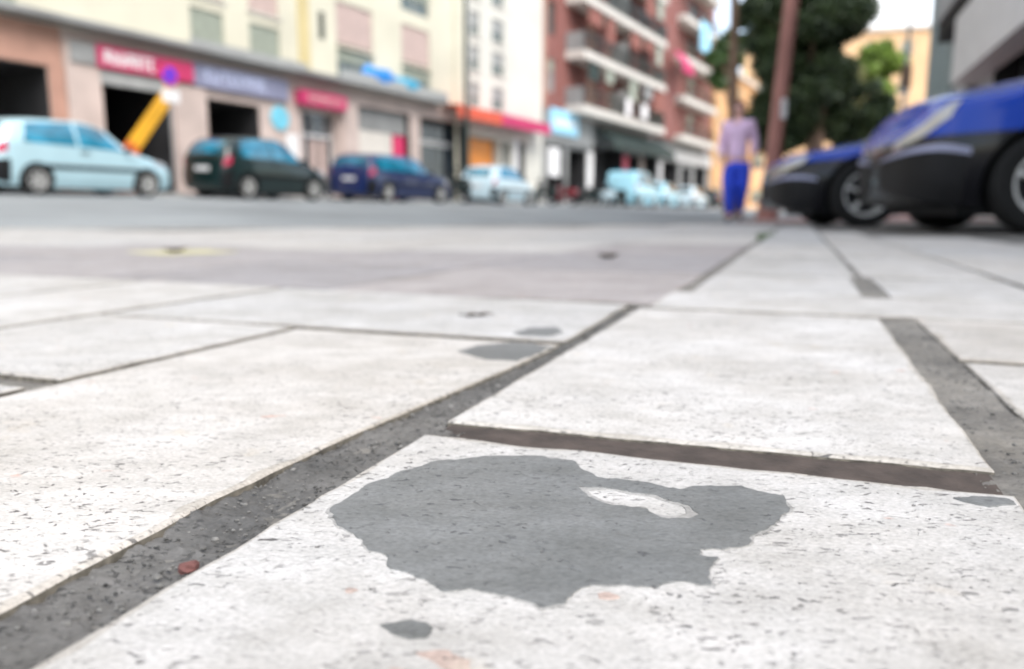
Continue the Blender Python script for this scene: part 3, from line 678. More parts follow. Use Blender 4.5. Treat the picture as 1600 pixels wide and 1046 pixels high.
obj('corner_strip', MB().box(0, .3, -.06, -.003, 4.95, 20), M['salmon'], B3)
obj('glazed_screen', MB().box(x(52), x(54.6), -1.2, -1.08, 12.0, 14.2), M['ltblue'], B3)
obj('fascia', MB().box(x(27.6), x(33.8), -.16, -.003, 3.3, 4.85), M['greyst'], B3)
rb_ = random.Random(4)
for z in fl:
    for a in (31.0, 33.6, 37.4, 40.0, 42.2):
        k = rb_.randrange(5)
        if k < 4:
            h = rb_.uniform(.6, 1.9); obj('balcony_blind', MB().box(x(a), x(a + rb_.uniform(1.0, 1.9)), -1.03, -1.0, z + 2.42 - h, z + 2.42), M[('greyst', 'awng', 'terracotta', 'shut')[k]], B3)
s = obj('shop_sign', MB().box(x(28.0), x(31.4), -.30, -.165, 3.75, 5.0), M['ltblue'], B3); s['label'] = 'light blue square sign panel'
obj('sign_band', MB().box(x(28.3), x(31.1), -.31, -.302, 4.2, 4.45), M['white'], s)
obj('shop_panel', MB().box(x(28.2), x(29.5), -.08, -.003, 1.5, 3.0), M['white'], B3)
obj('shop_panel', MB().box(x(33.3), x(34.1), -.06, -.003, .3, 3.1), M['white'], B3)
obj('shop_panel', MB().box(x(39.1), x(39.9), -.06, -.003, .2, 3.3), M['signred'], B3)
obj('shop_panel', MB().box(x(42.3), x(42.9), -.06, -.003, .2, 3.3), M['pinkp'], B3)
obj('shop_panel', MB().box(x(46.1), x(46.9), -.06, -.003, .2, 3.2), M['white'], B3)
obj('fascia', MB().box(x(46), x(60), -.2, -.003, 3.5, 4.3), M['ltgrey'], B3)
awning(34.2, 46.0, 3.3, 4.7, 1.3, M['awng'], 'dark green shop awning under the lowest balcony of the brick block')
awning(45.6, 48.4, 9.4, 10.9, .7, M['magenta'], 'crimson awning high on the far end of the brick block', 3.1)
def linen(s, wd, h, z, lb): 
    mb = MB(); n = 8; vs = []
    for i in range(n + 1):
        for j, zz in enumerate((0, -h / 2, -h)):
            vs.append((wd * i / n, .03 * math.sin(i * 1.7 + j), zz))
    k = len(vs); vs2 = [(a, b + .012, c) for a, b, c in vs]
    fs = [(i * 3 + j, (i + 1) * 3 + j, (i + 1) * 3 + j + 1, i * 3 + j + 1) for i in range(n) for j in (0, 1)]
    mb.add(vs + vs2, fs + [tuple(q + k for q in reversed(f)) for f in fs])
    tag(obj('laundry', mb, M['laundry'], None, st(s, 4.2 - 1.2, .6 + z), RS), lb, 'laundry', 'washing hung over the lowest balcony')
linen(36.4, .9, 1.0, 6.45, 'white sheet hung over the lowest balcony rail of the brick block, nearer one')
linen(39.2, 1.1, .9, 6.45, 'white sheet hung over the lowest balcony rail of the brick block, farther one')

# --- orange houses at the end of the street and behind the trees
def far_house(name, loc, rz, W, D, H, m, label, nx, nz, wm):
    r = empty(name, loc, rz, label, 'building'); holes = []
    for i in range(nx):
        for k in range(nz):
            a = W * (i + .5) / nx; z = H * (k + .45) / nz; holes.append((a - .55, a + .55, z - .5, z + 1.0, .2))
    obj('wall', shell(wall(0, W, 0, H, holes), 0, W, 0, H, D), [M[m], M['dark']], r)
    for a, b, c, d, k in holes: window(r, a, b, c, d, .19, M['white'], shut=wm, frac=.6)
    obj('cornice', MB().box(-.2, W + .2, -.3, D, H, H + .35), M['balc'], r)
    return r
far_house('apartment_building', st(60.4, 4.0, .6), RS, 50, 14, 12.4, 'orangeb', 'orange plastered house beyond the red brick block at the far end of the street', 13, 4, 'shut')
far_house('apartment_building', (24.5, 84, 0), R(-14), 24, 12, 18.2, 'ochre', 'ochre house showing between the dark trees and the grey building', 7, 5, 'shut')
far_house('apartment_building', (-2, 150, 0), R(-10), 46, 14, 17, 'orangeb', 'distant apricot house closing the end of the street behind the trees', 10, 5, 'shutpink')
# --- grey building on the right side of the plaza
B4 = empty('grey_building', (10.9 + 3.0 * SY, 20 + 3.0 * CY, 0), R(-110.3), 'teal grey modern building with a dark overhang standing behind the two dark plaza cars', 'building')
h4 = [(8.3, 13, .2, 3.35, .8), (5.3, 7.0, .2, 2.9, .4)]
up = wall(0, 26, 0, 17, h4 + [(a, a + 2.2, z, z + 1.9, .15) for z in (5.2, 8.4, 11.6) for a in (4.8, 8.6, 12.4, 16)]); shell(up, 0, 26, 0, 17, 14)
obj('wall', up, [M['ltgrey'], M['dark']], B4)
for z in (5.2, 8.4, 11.6):
    for a in (4.8, 8.6, 12.4, 16): window(B4, a, a + 2.2, z, z + 1.9, .14, M['metalg'], mull=1)
for i in range(2):
    for k in range(6): obj('cladding_panel', MB().box(.06 + i * 2.0, 2.0 + i * 2.0, -.09, -.003, .2 + k * 2.2, 2.36 + k * 2.2), M['teal'], B4)
obj('overhang', MB().box(4.2, 26, -.45, -.003, 4.1, 4.5), M['plastic'], B4)
obj('balcony_front', MB().box(4.2, 26, -.5, -.003, 4.503, 5.15), M['ltgrey'], B4)
obj('fascia', MB().box(6.9, 13.2, -.5, -.003, 2.75, 4.06), M['white'], B4)
window(B4, 5.32, 6.98, .22, 2.88, .35, M['metalg'], mull=1)
window(B4, 8.32, 12.98, .22, 3.33, .5, M['metalg'], mull=3)

# ------------------------------------------------------------------ cars
def pchip(xs, ys, xq):
    xs = np.asarray(xs, float); ys = np.asarray(ys, float); h = np.diff(xs); d = np.diff(ys) / h
    m = np.zeros(len(xs)); m[0], m[-1] = d[0], d[-1]
    for i in range(1, len(xs) - 1):
        if d[i - 1] * d[i] > 0:
            w1, w2 = 2 * h[i] + h[i - 1], h[i] + 2 * h[i - 1]; m[i] = (w1 + w2) / (w1 / d[i - 1] + w2 / d[i])
    i = np.clip(np.searchsorted(xs, xq) - 1, 0, len(xs) - 2); t = (xq - xs[i]) / h[i]
    return (2 * t**3 - 3 * t**2 + 1) * ys[i] + (t**3 - 2 * t**2 + t) * h[i] * m[i] + (-2 * t**3 + 3 * t**2) * ys[i + 1] + (t**3 - t**2) * h[i] * m[i + 1]
# stations: x fraction from the rear, sill z, bulge z, half width, belt z, belt y, roof edge z, roof edge y, centre z   (for 3.8 x 1.65 x 1.45 m)
HATCH = [(0, .38, .55, .62, .80, .60, .86, .50, .88), (.012, .28, .55, .73, .86, .71, .95, .60, .97), (.05, .24, .55, .80, .92, .77, 1.18, .60, 1.22), (.12, .22, .56, .82, .94, .79, 1.35, .58, 1.39), (.28, .20, .56, .825, .93, .80, 1.41, .57, 1.45), (.45, .20, .56, .825, .92, .80, 1.42, .57, 1.46), (.57, .20, .56, .825, .90, .79, 1.34, .57, 1.38), (.68, .20, .56, .82, .89, .77, 1.06, .59, 1.10), (.745, .20, .55, .815, .87, .76, .91, .62, .96), (.87, .22, .54, .79, .77, .72, .81, .58, .86), (.95, .25, .50, .73, .70, .66, .75, .52, .78), (.975, .27, .48, .655, .655, .585, .70, .46, .73), (.99, .30, .465, .52, .60, .45, .645, .35, .67), (.9975, .34, .455, .30, .55, .25, .585, .19, .60), (1, .40, .45, .08, .50, .065, .52, .05, .53)]
WAGON = [(0, .38, .55, .66, .86, .62, .92, .55, .94), (.01, .28, .55, .76, .92, .74, 1.0, .64, 1.02), (.03, .24, .55, .81, .95, .78, 1.25, .62, 1.29), (.08, .22, .56, .82, .95, .79, 1.38, .60, 1.42), (.28, .20, .56, .825, .94, .80, 1.42, .58, 1.46), (.45, .20, .56, .825, .93, .80, 1.42, .58, 1.46), (.57, .20, .56, .825, .91, .79, 1.34, .57, 1.38), (.66, .20, .56, .82, .90, .77, 1.06, .59, 1.10), (.72, .20, .55, .815, .88, .76, .92, .62, .97), (.87, .22, .54, .79, .80, .72, .84, .58, .89), (.95, .25, .50, .72, .70, .65, .75, .5, .78), (.985, .29, .46, .63, .58, .57, .62, .45, .64), (1, .34, .44, .55, .53, .5, .55, .4, .57)]
VAN = [(0, .40, .6, .72, 1.0, .72, 1.6, .62, 1.66), (.01, .30, .6, .80, 1.08, .78, 1.72, .66, 1.78), (.04, .26, .6, .83, 1.10, .80, 1.80, .67, 1.87), (.2, .24, .6, .84, 1.10, .81, 1.83, .67, 1.90), (.45, .24, .6, .84, 1.09, .81, 1.83, .66, 1.90), (.62, .24, .6, .84, 1.07, .80, 1.74, .64, 1.81), (.74, .24, .6, .83, 1.04, .79, 1.30, .64, 1.36), (.81, .24, .58, .82, 1.0, .78, 1.06, .64, 1.12), (.9, .25, .56, .79, .90, .74, .96, .60, 1.0), (.96, .28, .52, .74, .74, .68, .80, .54, .84), (.99, .32, .48, .66, .60, .60, .66, .48, .69), (1, .36, .46, .6, .56, .55, .6, .44, .62)]
class CarShape:
    def __init__(s, prof, L, W, H):
        p = np.array(prof); s.L, s.W, s.H = L, W, H; s.x = p[:, 0]; s.p = p
        s.ky = W / 1.65; s.kz = H / p[:, 8].max()
    def __call__(s, xf, t, side=1, off=0.):
        xf = np.atleast_1d(np.asarray(xf, float)); t = np.atleast_1d(np.asarray(t, float))
        def q(xf, t):
            c = [pchip(s.x, s.p[:, i], np.clip(xf, 0, 1)) for i in range(1, 9)]
            zs, zm, ym, zb, yb, zr, yr, zc = c; zs = zs * .72
            Y = np.stack([ym * .90, ym * .975, ym, yb * .5 + ym * .5, yb, yb * .55 + yr * .45 + .012, yr, yr * .55, yr * 0])
            Z = np.stack([zs, zs * .55 + zm * .45, zm, zm * .35 + zb * .65, zb, zb * .48 + zr * .52, zr, zc - (zc - zr) * .28, zc])
            def sec(V):
                d = np.diff(V, axis=0); p = d[:-1] * d[1:]; m = np.zeros_like(V); m[0], m[-1] = d[0], d[-1]
                m[1:-1] = np.where(p > 0, 2 * p / np.where(p > 0, d[:-1] + d[1:], 1), 0)
                i = np.clip(np.floor(t).astype(int), 0, 7); u = t - i; c = np.arange(len(t))
                return (2*u**3 - 3*u**2 + 1) * V[i, c] + (u**3 - 2*u**2 + u) * m[i, c] + (-2*u**3 + 3*u**2) * V[i + 1, c] + (u**3 - u**2) * m[i + 1, c]
            y, z = sec(Y), sec(Z)
            return np.stack([xf * s.L, y * s.ky, z * s.kz], 1)
        P = q(xf, t)
        if off:
            e = .004; a = q(np.clip(xf + e, 0, 1), t) - q(np.clip(xf - e, 0, 1), t); b = q(xf, np.clip(t + e * 8, 0, 8)) - q(xf, np.clip(t - e * 8, 0, 8))
            n = np.cross(b, a); n /= np.linalg.norm(n, axis=1)[:, None] + 1e-9; P = P + n * off
        P[:, 1] *= side; return P
def patch(S, c, side, off, m, name, parent, nx=9, nt=7, smooth=True, mirror_join=False):
    """panel lying just proud of the body; c = four (x fraction, t) corners going round"""
    g = np.linspace(0, 1, nx)[:, None]; h = np.linspace(0, 1, nt)[None, :]
    c = np.array(c, float)
    U = lambda k: ((1 - g) * (1 - h) * c[0, k] + g * (1 - h) * c[1, k] + g * h * c[2, k] + (1 - g) * h * c[3, k]).ravel()
    mb = MB()
    for sd in ((1, -1) if mirror_join else (side,)):
        top = S(U(0), U(1), sd, off); bot = S(U(0), U(1), sd, -.012); n = nx * nt
        ix = lambda i, j: i * nt + j
        fs = [(ix(i, j), ix(i + 1, j), ix(i + 1, j + 1), ix(i, j + 1)) for i in range(nx - 1) for j in range(nt - 1)]
        rim = [ix(i, 0) for i in range(nx)] + [ix(nx - 1, j) for j in range(1, nt)] + [ix(i, nt - 1) for i in reversed(range(nx - 1))] + [ix(0, j) for j in reversed(range(1, nt - 1))]
        mb.add(list(top) + list(bot), fs + [(rim[k], rim[(k + 1) % len(rim)], rim[(k + 1) % len(rim)] + n, rim[k] + n) for k in range(len(rim))])
    return obj(name, mb, m, parent, smooth=smooth)
def wheel_meshes(r, spokes=5):
    t = mesh('wheel', MB().lathe([(r * .64, -.085), (r * .70, -.092), (r * .92, -.09), (r * .985, -.07), (r, -.03), (r, .03), (r * .985, .07), (r * .92, .09), (r * .64, .085), (r * .64, -.085)], 36), M['rubber'], True)
    m = MB().lathe([(r * .645, -.07), (r * .66, -.088), (r * .60, -.084), (r * .57, -.05), (r * .57, .05), (r * .645, .07)], 32)
    for i in range(spokes):
        a = 2 * math.pi * i / spokes + .3
        m.bar((r * .10 * math.cos(a), -.070, r * .10 * math.sin(a)), (r * .60 * math.cos(a), -.078, r * .60 * math.sin(a)), r * (.20 if spokes < 7 else .12), .022)
    m.lathe([(0, -.085), (r * .14, -.083), (r * .17, -.06), (r * .17, -.04)], 18)
    d = MB().lathe([(0, -.035), (r * .56, -.035), (r * .565, .05)], 24)
    return t, mesh('rim', m, M['rim'], True), mesh('brake_disc', d, M['plastic'], True)
def car(name, prof, L, W, H, pt, loc, rz, roll, label, group, glass='carglass', wr=.29, wx=(.185, .80), clad=False, spokes=5, plate=True, front_plate=True, cat='car', lamp=((.86, 2.9), (.972, 2.75), (.968, 3.9), (.845, 4.1))):
    S = CarShape(prof, L, W, H)
    root = empty(name, loc, rz, label, cat, group); root.rotation_euler = (roll, 0, rz)
    nx, nt = 84, 30; xf = np.unique(np.r_[np.linspace(0, .05, 9), np.linspace(.05, .93, nx), np.linspace(.93, 1, 14)]); nx = len(xf)
    ts = np.linspace(0, 8, nt + 1); X = np.repeat(xf, nt + 1); T = np.tile(ts, nx)
    Lh = S(X, T, 1).reshape(nx, nt + 1, 3); Rh = S(X, T, -1).reshape(nx, nt + 1, 3)
    ring = np.concatenate([Lh, Rh[:, ::-1][:, 1:]], 1); k = ring.shape[1]
    mb = MB(); fs = [(i * k + j, i * k + (j + 1) % k, (i + 1) * k + (j + 1) % k, (i + 1) * k + j) for i in range(nx - 1) for j in range(k)]
    mb.add(ring.reshape(-1, 3), fs + [tuple(range(k)), tuple(reversed(range((nx - 1) * k, nx * k)))])
    tmp = obj('body', mb, [pt, M['plastic']], None, smooth=False)
    cut = MB(); wy = W / 2 - .10
    for w in wx:
        for sd in (1, -1):
            cut.lathe([(0, 0), (wr * 1.17, 0), (wr * 1.17, .6), (0, .6)], 40, 'y', (w * L, .5 * W - .28 if sd > 0 else -.5 * W + .28 - .6, wr), 1)
    ct = obj('cut', cut, [pt, M['plastic']], None)
    md = tmp.modifiers.new('b', 'BOOLEAN'); md.operation = 'DIFFERENCE'; md.object = ct; md.solver = 'EXACT'
    bpy.context.view_layer.update(); dg = bpy.context.evaluated_depsgraph_get()
    me = bpy.data.meshes.new_from_object(tmp.evaluated_get(dg)); me.name = 'body'
    bpy.data.objects.remove(ct); bpy.data.objects.remove(tmp)
    me.polygons.foreach_set('use_smooth', [True] * len(me.polygons)); me.set_sharp_from_angle(angle=R(35))
    body = obj('body', me, None, root)
    # glass: side windows, windscreen, rear window (drawn in along the body's own surface)
    van = prof is VAN
    A0, A1 = (.755, .60) if van else ((.675, .555) if prof is WAGON else (.69, .555))
    for sd in (1, -1):
        wd = patch(S, [(.415, 4.12), (A0, 4.15), (A1, 5.72), (.415, 5.78)], sd, .006, M[glass], 'window', root)
        b0 = .06 if prof is WAGON else (.05 if van else .13)
        wd = patch(S, [(b0, 4.15), (.40, 4.12), (.40, 5.78), (b0 + .03, 5.6)], sd, .006, M[glass], 'window', root)
        dr = patch(S, [(.405, .75), (.70 if not van else .76, .75), (.71 if not van else .765, 4.02), (.405, 4.02)], sd, .0035, pt, 'door', root, 12, 12)
        hp = S([.435], [3.45], sd, .02)[0]; obj('handle', MB().box(hp[0] - .08, hp[0] + .08, hp[1] - .014, hp[1] + .014, hp[2] - .013, hp[2] + .013), M['plastic'], dr)
        patch(S, [(.23, 1.75), (.755, 1.75), (.755, 2.1), (.23, 2.1)], sd, .008, M['plastic'], 'rub_strip', root, 12, 3)
        mp = S([A0 - .015], [4.3], sd, .0)[0]; q = MB(); q.ball((mp[0], mp[1] + sd * .10, mp[2] + .04), (.05, .085, .058), 12, 8); q.bar((mp[0], mp[1] - sd * .01, mp[2] + .01), (mp[0], mp[1] + sd * .06, mp[2] + .03), .03, .03)
        obj('wing_mirror', q, M['plastic'], root, smooth=True)
        patch(S, lamp, sd, .007, M['chrome'], 'headlight', root, 14, 7)
        patch(S, [(.006, 2.9), (.05, 2.9), (.06, 4.4), (.014, 4.2)], sd, .007, M['tail'], 'taillight', root, 6, 7)
        if clad:  # black lower parts continue the dark body below the painted reflection
            patch(S, [(.926, .1), (.9996, .1), (.9996, 2.3), (.926, 1.7)], sd, .009, M['plastic'], 'bumper', root, 22, 8)
            patch(S, [(.284, .1), (.734, .1), (.734, 1.7), (.284, 1.7)], sd, .009, M['plastic'], 'side_skirt', root, 12, 6)
            patch(S, [(.922, 1.75), (.9996, 2.3), (.9996, 2.6), (.922, 1.95)], sd, .016, M['lilacw'], 'bumper_strip', root, 22, 3)
    ws = (.775, .645) if van else ((.705, .575) if prof is WAGON else (.728, .578))
    patch(S, [(ws[0], 6.25), (ws[1], 6.2), (ws[1], 8), (ws[0], 8)], 1, .006, M[glass], 'windscreen', root, 9, 6, mirror_join=True)
    rw = (.018, .075) if prof is HATCH else (.014, .035)
    patch(S, [(rw[0], 6.3), (rw[1], 6.3), (rw[1], 8), (rw[0], 8)], 1, .006, M[glass], 'rear_window', root, 7, 6, mirror_join=True)
    for sd in (() if clad else (1, -1)): patch(S, [(.945, .15), (.992, .15), (.992, 1.7), (.945, 1.7)], sd, .012, pt, 'bumper', root, 8, 5)
    for sd in (1, -1): patch(S, [(.002, .3), (.06, .3), (.06, 2.4), (.002, 2.4)], sd, .010, M['plastic'], 'bumper', root, 8, 5)
    obj('underbody', MB().box(.10 * L, .92 * L, -W * .36, W * .36, .11, .30), M['plastic'], root)
    gz = .47 * S.kz; gl = MB()
    for i in range(4): gl.box(L - .05, L + .004, -.22, .22, gz - .10 + i * .035, gz - .08 + i * .035)
    obj('grille', gl, M['plastic'], root)
    if plate:
        obj('number_plate', MB().box(-.022, .004, -.23, .23, .62 * S.kz, .72 * S.kz), M['plate'], root)
        if front_plate: obj('number_plate', MB().box(L + .010, L + .022, -.23, .23, gz - .135, gz - .105 + .08), M['plate'], root)
    wt, wm, wb = wheel_meshes(wr, spokes)
    for w in wx:
        for sd in (1, -1):
            o = obj('wheel', wt, None, root, (w * L, sd * wy, wr), 0 if sd < 0 else math.pi); obj('rim', wm, None, o); obj('brake_disc', wb, None, o)
    return root
def street_car(s0, s1, w, *a, **k):
    L = s1 - s0; z, roll = road_z((s0 + s1) / 2, w)
    name, prof, W, H, pt, label = a
    return car(name, prof, L, W, H, pt, st(s0, w, z), RS, roll, label, 'cars parked along the far kerb', **k)
street_car(-1.54, 2.09, .83, 'parked_car', HATCH, 1.64, 1.42, P_KA, 'pale blue silver hatchback parked before the open dark garage doorway', wr=.275, spokes=7, glass='tealglass')
street_car(3.4, 6.95, .85, 'parked_car', HATCH, 1.62, 1.50, P_BLACK, 'black hatchback with teal windows parked under the blue grey sign', glass='tealglass', wr=.30)
street_car(8.5, 12.95, .85, 'parked_car', WAGON, 1.66, 1.42, P_BLUE, 'dark blue estate car parked before the shop with the dark red door', glass='tealglass', wr=.30)
street_car(15.5, 18.9, .83, 'parked_car', HATCH, 1.64, 1.45, P_WHITE, 'small pale blue white hatchback parked beside the red awning shop', glass='tealglass', wr=.28)
street_car(30.2, 34.4, .9, 'parked_van', VAN, 1.8, 1.95, P_CYAN, 'light cyan van parked beyond the row of scooters', glass='tealglass', wr=.31, cat='van')
street_car(35.2, 38.9, .85, 'parked_car', HATCH, 1.64, 1.5, P_CYAN, 'light cyan hatchback parked just beyond the cyan van', wr=.28)
street_car(41.2, 45.0, .85, 'parked_car', HATCH, 1.64, 1.45, P_WHITE, 'white car parked farthest along the far kerb', wr=.28)
street_car(47.5, 51.5, .85, 'parked_car', HATCH, 1.64, 1.45, P_BLACK, 'small dark car at the far end of the kerb row, beside the walking person', wr=.28)
# two dark cars on the plaza, facing left
HB = [(a, b, c, d, e + (.045 if .72 < a < .97 else 0), f + (.02 if .72 < a < .97 else 0), g_ + (.06 if .72 < a < .97 else 0), h, i + (.07 if .72 < a < .97 else 0)) for a, b, c, d, e, f, g_, h, i in HATCH]
LAMP = ((.950, 3.3), (.9968, 2.95), (.9965, 4.4), (.930, 4.7))
def plaza_car(xw, yw, label, pt, prof=None, H=1.46):
    L = 3.85; a = math.atan2(.148, -.989); hx, hy = math.cos(a), math.sin(a); lx, ly = -hy, hx   # l points to the car's left (towards us)
    wx = (.19, .812); ox = xw - hx * wx[1] * L - lx * .74; oy = yw - hy * wx[1] * L - ly * .74
    return car('parked_car', prof or HB, L, 1.66, H, pt, (ox, oy, -.004), a, 0, label, 'dark cars parked side by side on the plaza', wr=.30, wx=wx, clad=True, lamp=LAMP, spokes=5, front_plate=False)
plaza_car(3.14, 4.62, 'nearest black car, blue sky reflection painted on its upper body, with a large slanted headlight', P_SKYREFLECT)
plaza_car(3.17, 7.02, 'second black car with painted blue sky reflection, just behind the nearest one, only nose and wheel showing', P_SKYREFLECT, HATCH, 1.28)

# ------------------------------------------------------------------ scooters between the cars
def scooter(pt, loc, rz, lean, label):
    r = empty('scooter', loc, rz, label, 'scooter', 'scooters parked at the far kerb'); r.rotation_euler = (lean, 0, rz)
    t, rm, bd = wheel_meshes(.23, 5)
    for X in (-.62, .66):
        o = obj('wheel', t, None, r, (X, 0, .23)); obj('rim', rm, None, o)
    b = MB(); b.ball((-.48, 0, .56), (.46, .19, .24), 16, 10); b.box(-.25, .42, -.16, .16, .22, .30); b.bar((-.6, 0, .25), (-.5, 0, .5), .1, .2)
    obj('body', b, pt, r, smooth=True)
    s = MB(); s.ball((-.42, 0, .80), (.42, .15, .075), 16, 8); obj('seat', s, M['plastic'], r, smooth=True)
    f = MB(); vs = []
    for i in range(7):
        z = .28 + i * .1; w = .2 * math.sin(math.pi * (.25 + i / 12)); X = .44 - .03 * i + .02
        vs += [(X, -w, z), (X + .05, 0, z), (X, w, z), (X - .03, -w, z), (X + .01, 0, z), (X - .03, w, z)]
    f.add(vs, [(i * 6 + a, i * 6 + b, (i + 1) * 6 + b, (i + 1) * 6 + a) for i in range(6) for a, b in ((0, 1), (1, 2), (2, 5), (5, 4), (4, 3), (3, 0))] + [(0, 1, 4, 3), (1, 2, 5, 4), (36, 37, 40, 39), (37, 38, 41, 40)])
    obj('leg_shield', f, pt, r)
    k = MB(); k.tube([(.66, 0, .23), (.5, 0, .5), (.32, 0, 1.0)], .028, 8); k.ball((.62, 0, .42), (.2, .07, .09), 10, 7); obj('fork', k, M['metalg'], r, smooth=True)
    h = MB(); h.tube([(.22, -.33, 1.04), (.32, -.1, 1.02), (.32, .1, 1.02), (.22, .33, 1.04)], .02, 8); h.ball((.34, 0, 1.03), (.10, .12, .09), 10, 8); obj('handlebar', h, M['plastic'], r, smooth=True)
    l = MB(); l.ball((.43, 0, 1.03), (.025, .07, .06), 10, 6); obj('headlight', l, M['chrome'], r, smooth=True)
    for sd in (-1, 1):
        m = MB(); m.tube([(.28, sd * .26, 1.05), (.26, sd * .3, 1.2)], .008, 5); m.ball((.26, sd * .32, 1.23), (.015, .065, .045), 8, 6); obj('mirror', m, M['plastic'], r, smooth=True)
    return r
for i, (s, w, pt, lb) in enumerate([(14.1, .9, P_BLACK, 'dark scooter parked between the dark blue estate car and the small white hatchback'), (21.0, .8, P_BLACK, 'black scooter first in the row past the white hatchback, under the crimson awning'), (23.2, .9, P_RED, 'dark red scooter second in the row past the white hatchback'),
                               (25.4, .8, P_BLACK, 'black scooter third in the row, before the pale corner wall'), (27.4, .9, P_WHITE, 'pale scooter fourth in the row, beneath the light blue sign'), (29.0, .8, P_BLACK, 'black scooter last in the row, next to the cyan van')]):
    z, sl = road_z(s, w)
    scooter(pt, st(s, w, z), RS + R(75 + 9 * math.sin(i * 5)), .06, lb)

# ------------------------------------------------------------------ street furniture
sg = empty('road_sign', st(3.78, 2.3, .6), RS, 'round blue no stopping sign with red rim and a white plate below', 'road sign')
obj('pole', MB().tube([(0, 0, -.02), (0, 0, 3.1)], .03, 10), M['metalg'], sg)
obj('disc', MB().lathe([(0, -.055), (.225, -.055), (.23, -.045), (.23, -.035), (0, -.035)], 28, 'y', (0, 0, 2.83)), M['signblue'], sg)
obj('rim', MB().lathe([(.205, -.058), (.255, -.056), (.26, -.034), (.205, -.034)], 28, 'y', (0, 0, 2.83)), M['signred'], sg)
obj('slash', MB().bar((-.15, -.058, 2.98), (.15, -.058, 2.68), .006, .05), M['signred'], sg)
obj('plate', MB().box(-.24, .24, -.055, -.035, 2.20, 2.50), M['white'], sg)
bm_ = empty('barrier', st(3.15, 3.3, .6), RS, 'slanted yellow barrier boom in front of the second dark doorway', 'barrier')
obj('post', MB().box(-.2, .2, -.2, .2, -.02, .95).box(-.24, .24, -.24, .24, .951, 1.02), M['orred'], bm_)
obj('boom', MB().bar((.25, -.02, 1.20), (1.45, -.02, 2.68), .12, .32), M['yellow'], bm_)
obj('boom_end', MB().bar((.02, -.02, .92), (.245, -.02, 1.195), .125, .33), M['orred'], bm_)
lp = empty('lamp_post', st(17.15, 2.25, .6), RS, 'tall dark green lamp post on the far pavement before the red awnings', 'lamp post')
obj('pole', MB().tube([(0, 0, -.02), (0, 0, .9), (0, 0, .95), (0, 0, 9.2)], [.15, .15, .11, .075], 12), M['darkmetal'], lp)
obj('arm', MB().tube([(0, 0, 9.1), (0, -.5, 9.6), (0, -1.5, 9.8)], .04, 8), M['darkmetal'], lp)
hd = MB(); hd.ball((0, -1.7, 9.76), (.16, .35, .09), 12, 8); obj('lamp_head', hd, M['metalg'], lp, smooth=True)
lp = empty('lamp_post', (12.33, 25, .0), R(200), 'thin grey lamp post behind the two plaza cars, in front of the light green bush', 'lamp post')
obj('pole', MB().tube([(0, 0, -.02), (0, 0, 3.6), (0.02, 0, 8.5)], [.075, .065, .045], 10), M['metalg'], lp)
obj('arm', MB().tube([(.02, 0, 8.4), (.3, 0, 8.7), (1.0, 0, 8.8)], .03, 8), M['metalg'], lp)
hd = MB(); hd.ball((1.15, 0, 8.77), (.3, .13, .08), 12, 8); obj('lamp_head', hd, M['darkmetal'], lp, smooth=True)
obj('clamp_box', MB().box(-.10, .10, -.12, .12, 4.0, 4.7), M['bark'], lp)

# ------------------------------------------------------------------ trees
def leaves(n, blobs, size, seed):
    g = np.random.default_rng(seed); b = np.array(blobs, float)      # x y z rx ry rz
    w = b[:, 3] * b[:, 4] * b[:, 5]; k = g.choice(len(b), n, p=w / w.sum())
    d = g.normal(size=(n, 3)); d /= np.linalg.norm(d, axis=1)[:, None]; r = g.uniform(.15, 1, n) ** .5 * g.choice([1, 1, 1, 1.3], n)
    c = b[k, :3] + d * r[:, None] * b[k, 3:]
    a = g.normal(size=(n, 3)); a /= np.linalg.norm(a, axis=1)[:, None]; q = np.cross(a, g.normal(size=(n, 3))); q /= np.linalg.norm(q, axis=1)[:, None]
    s = size * g.uniform(.6, 1.3, n)[:, None]
    v = np.stack([c - a * s, c + q * s * .45, c + a * s, c - q * s * .45], 1).reshape(-1, 3)
    me = bpy.data.meshes.new('crown'); me.from_pydata(v.tolist(), [], [(4 * i, 4 * i + 1, 4 * i + 2, 4 * i + 3) for i in range(n)]); return me
def blobset(cx, cy, cz, rx, rz, n, seed):
    g = random.Random(seed); o = []
    for i in range(n):
        a = g.uniform(0, 6.28); q = g.uniform(.2, .95) * rx; zz = g.uniform(-.85, .9) * rz
        f = math.sqrt(max(.12, 1 - (zz / rz) ** 2)); s = g.uniform(.22, .42) * rx
        o.append((cx + q * f * math.cos(a), cy + q * f * math.sin(a), cz + zz, s, s, s * .8))
    return o
def tree(name, loc, trunk, blobs, n, size, leaf, bark, label, seed, limbs=6):
    r = empty(name, loc, 0, label, 'tree')
    t = MB(); pts = [Vector(p[:3]) for p in trunk]; t.tube(pts, [p[3] for p in trunk], 12)
    g = random.Random(seed)
    for i in range(limbs):
        b = g.choice(blobs); k = pts[-1] if g.random() < .6 else (pts[-1] * .8 + pts[-2] * .2); r0 = trunk[-1][3]
        mid = (k + Vector(b[:3])) / 2 + Vector((g.uniform(-.3, .3), g.uniform(-.3, .3), g.uniform(-.1, .4)))
        t.tube([k, mid, Vector(b[:3])], [r0 * .75, r0 * .45, r0 * .12], 7)
    obj('trunk', t, M[bark], r, smooth=True)
    me = leaves(n, blobs, size, seed); me.materials.append(M[leaf]); obj('crown', me, None, r); return r
tree('street_tree', (5.62, 20, 0), [(0, 0, -.1, .19), (0, 0, 1.2, .13), (-.06, 0, 3, .125), (-.12, .1, 6.2, .10)], blobset(-.2, .3, 8.4, 2.3, 2.0, 16, 3), 9000, .12, 'leafmd', 'bark', 'slim street tree with a grey brown trunk behind the walking person', 3)
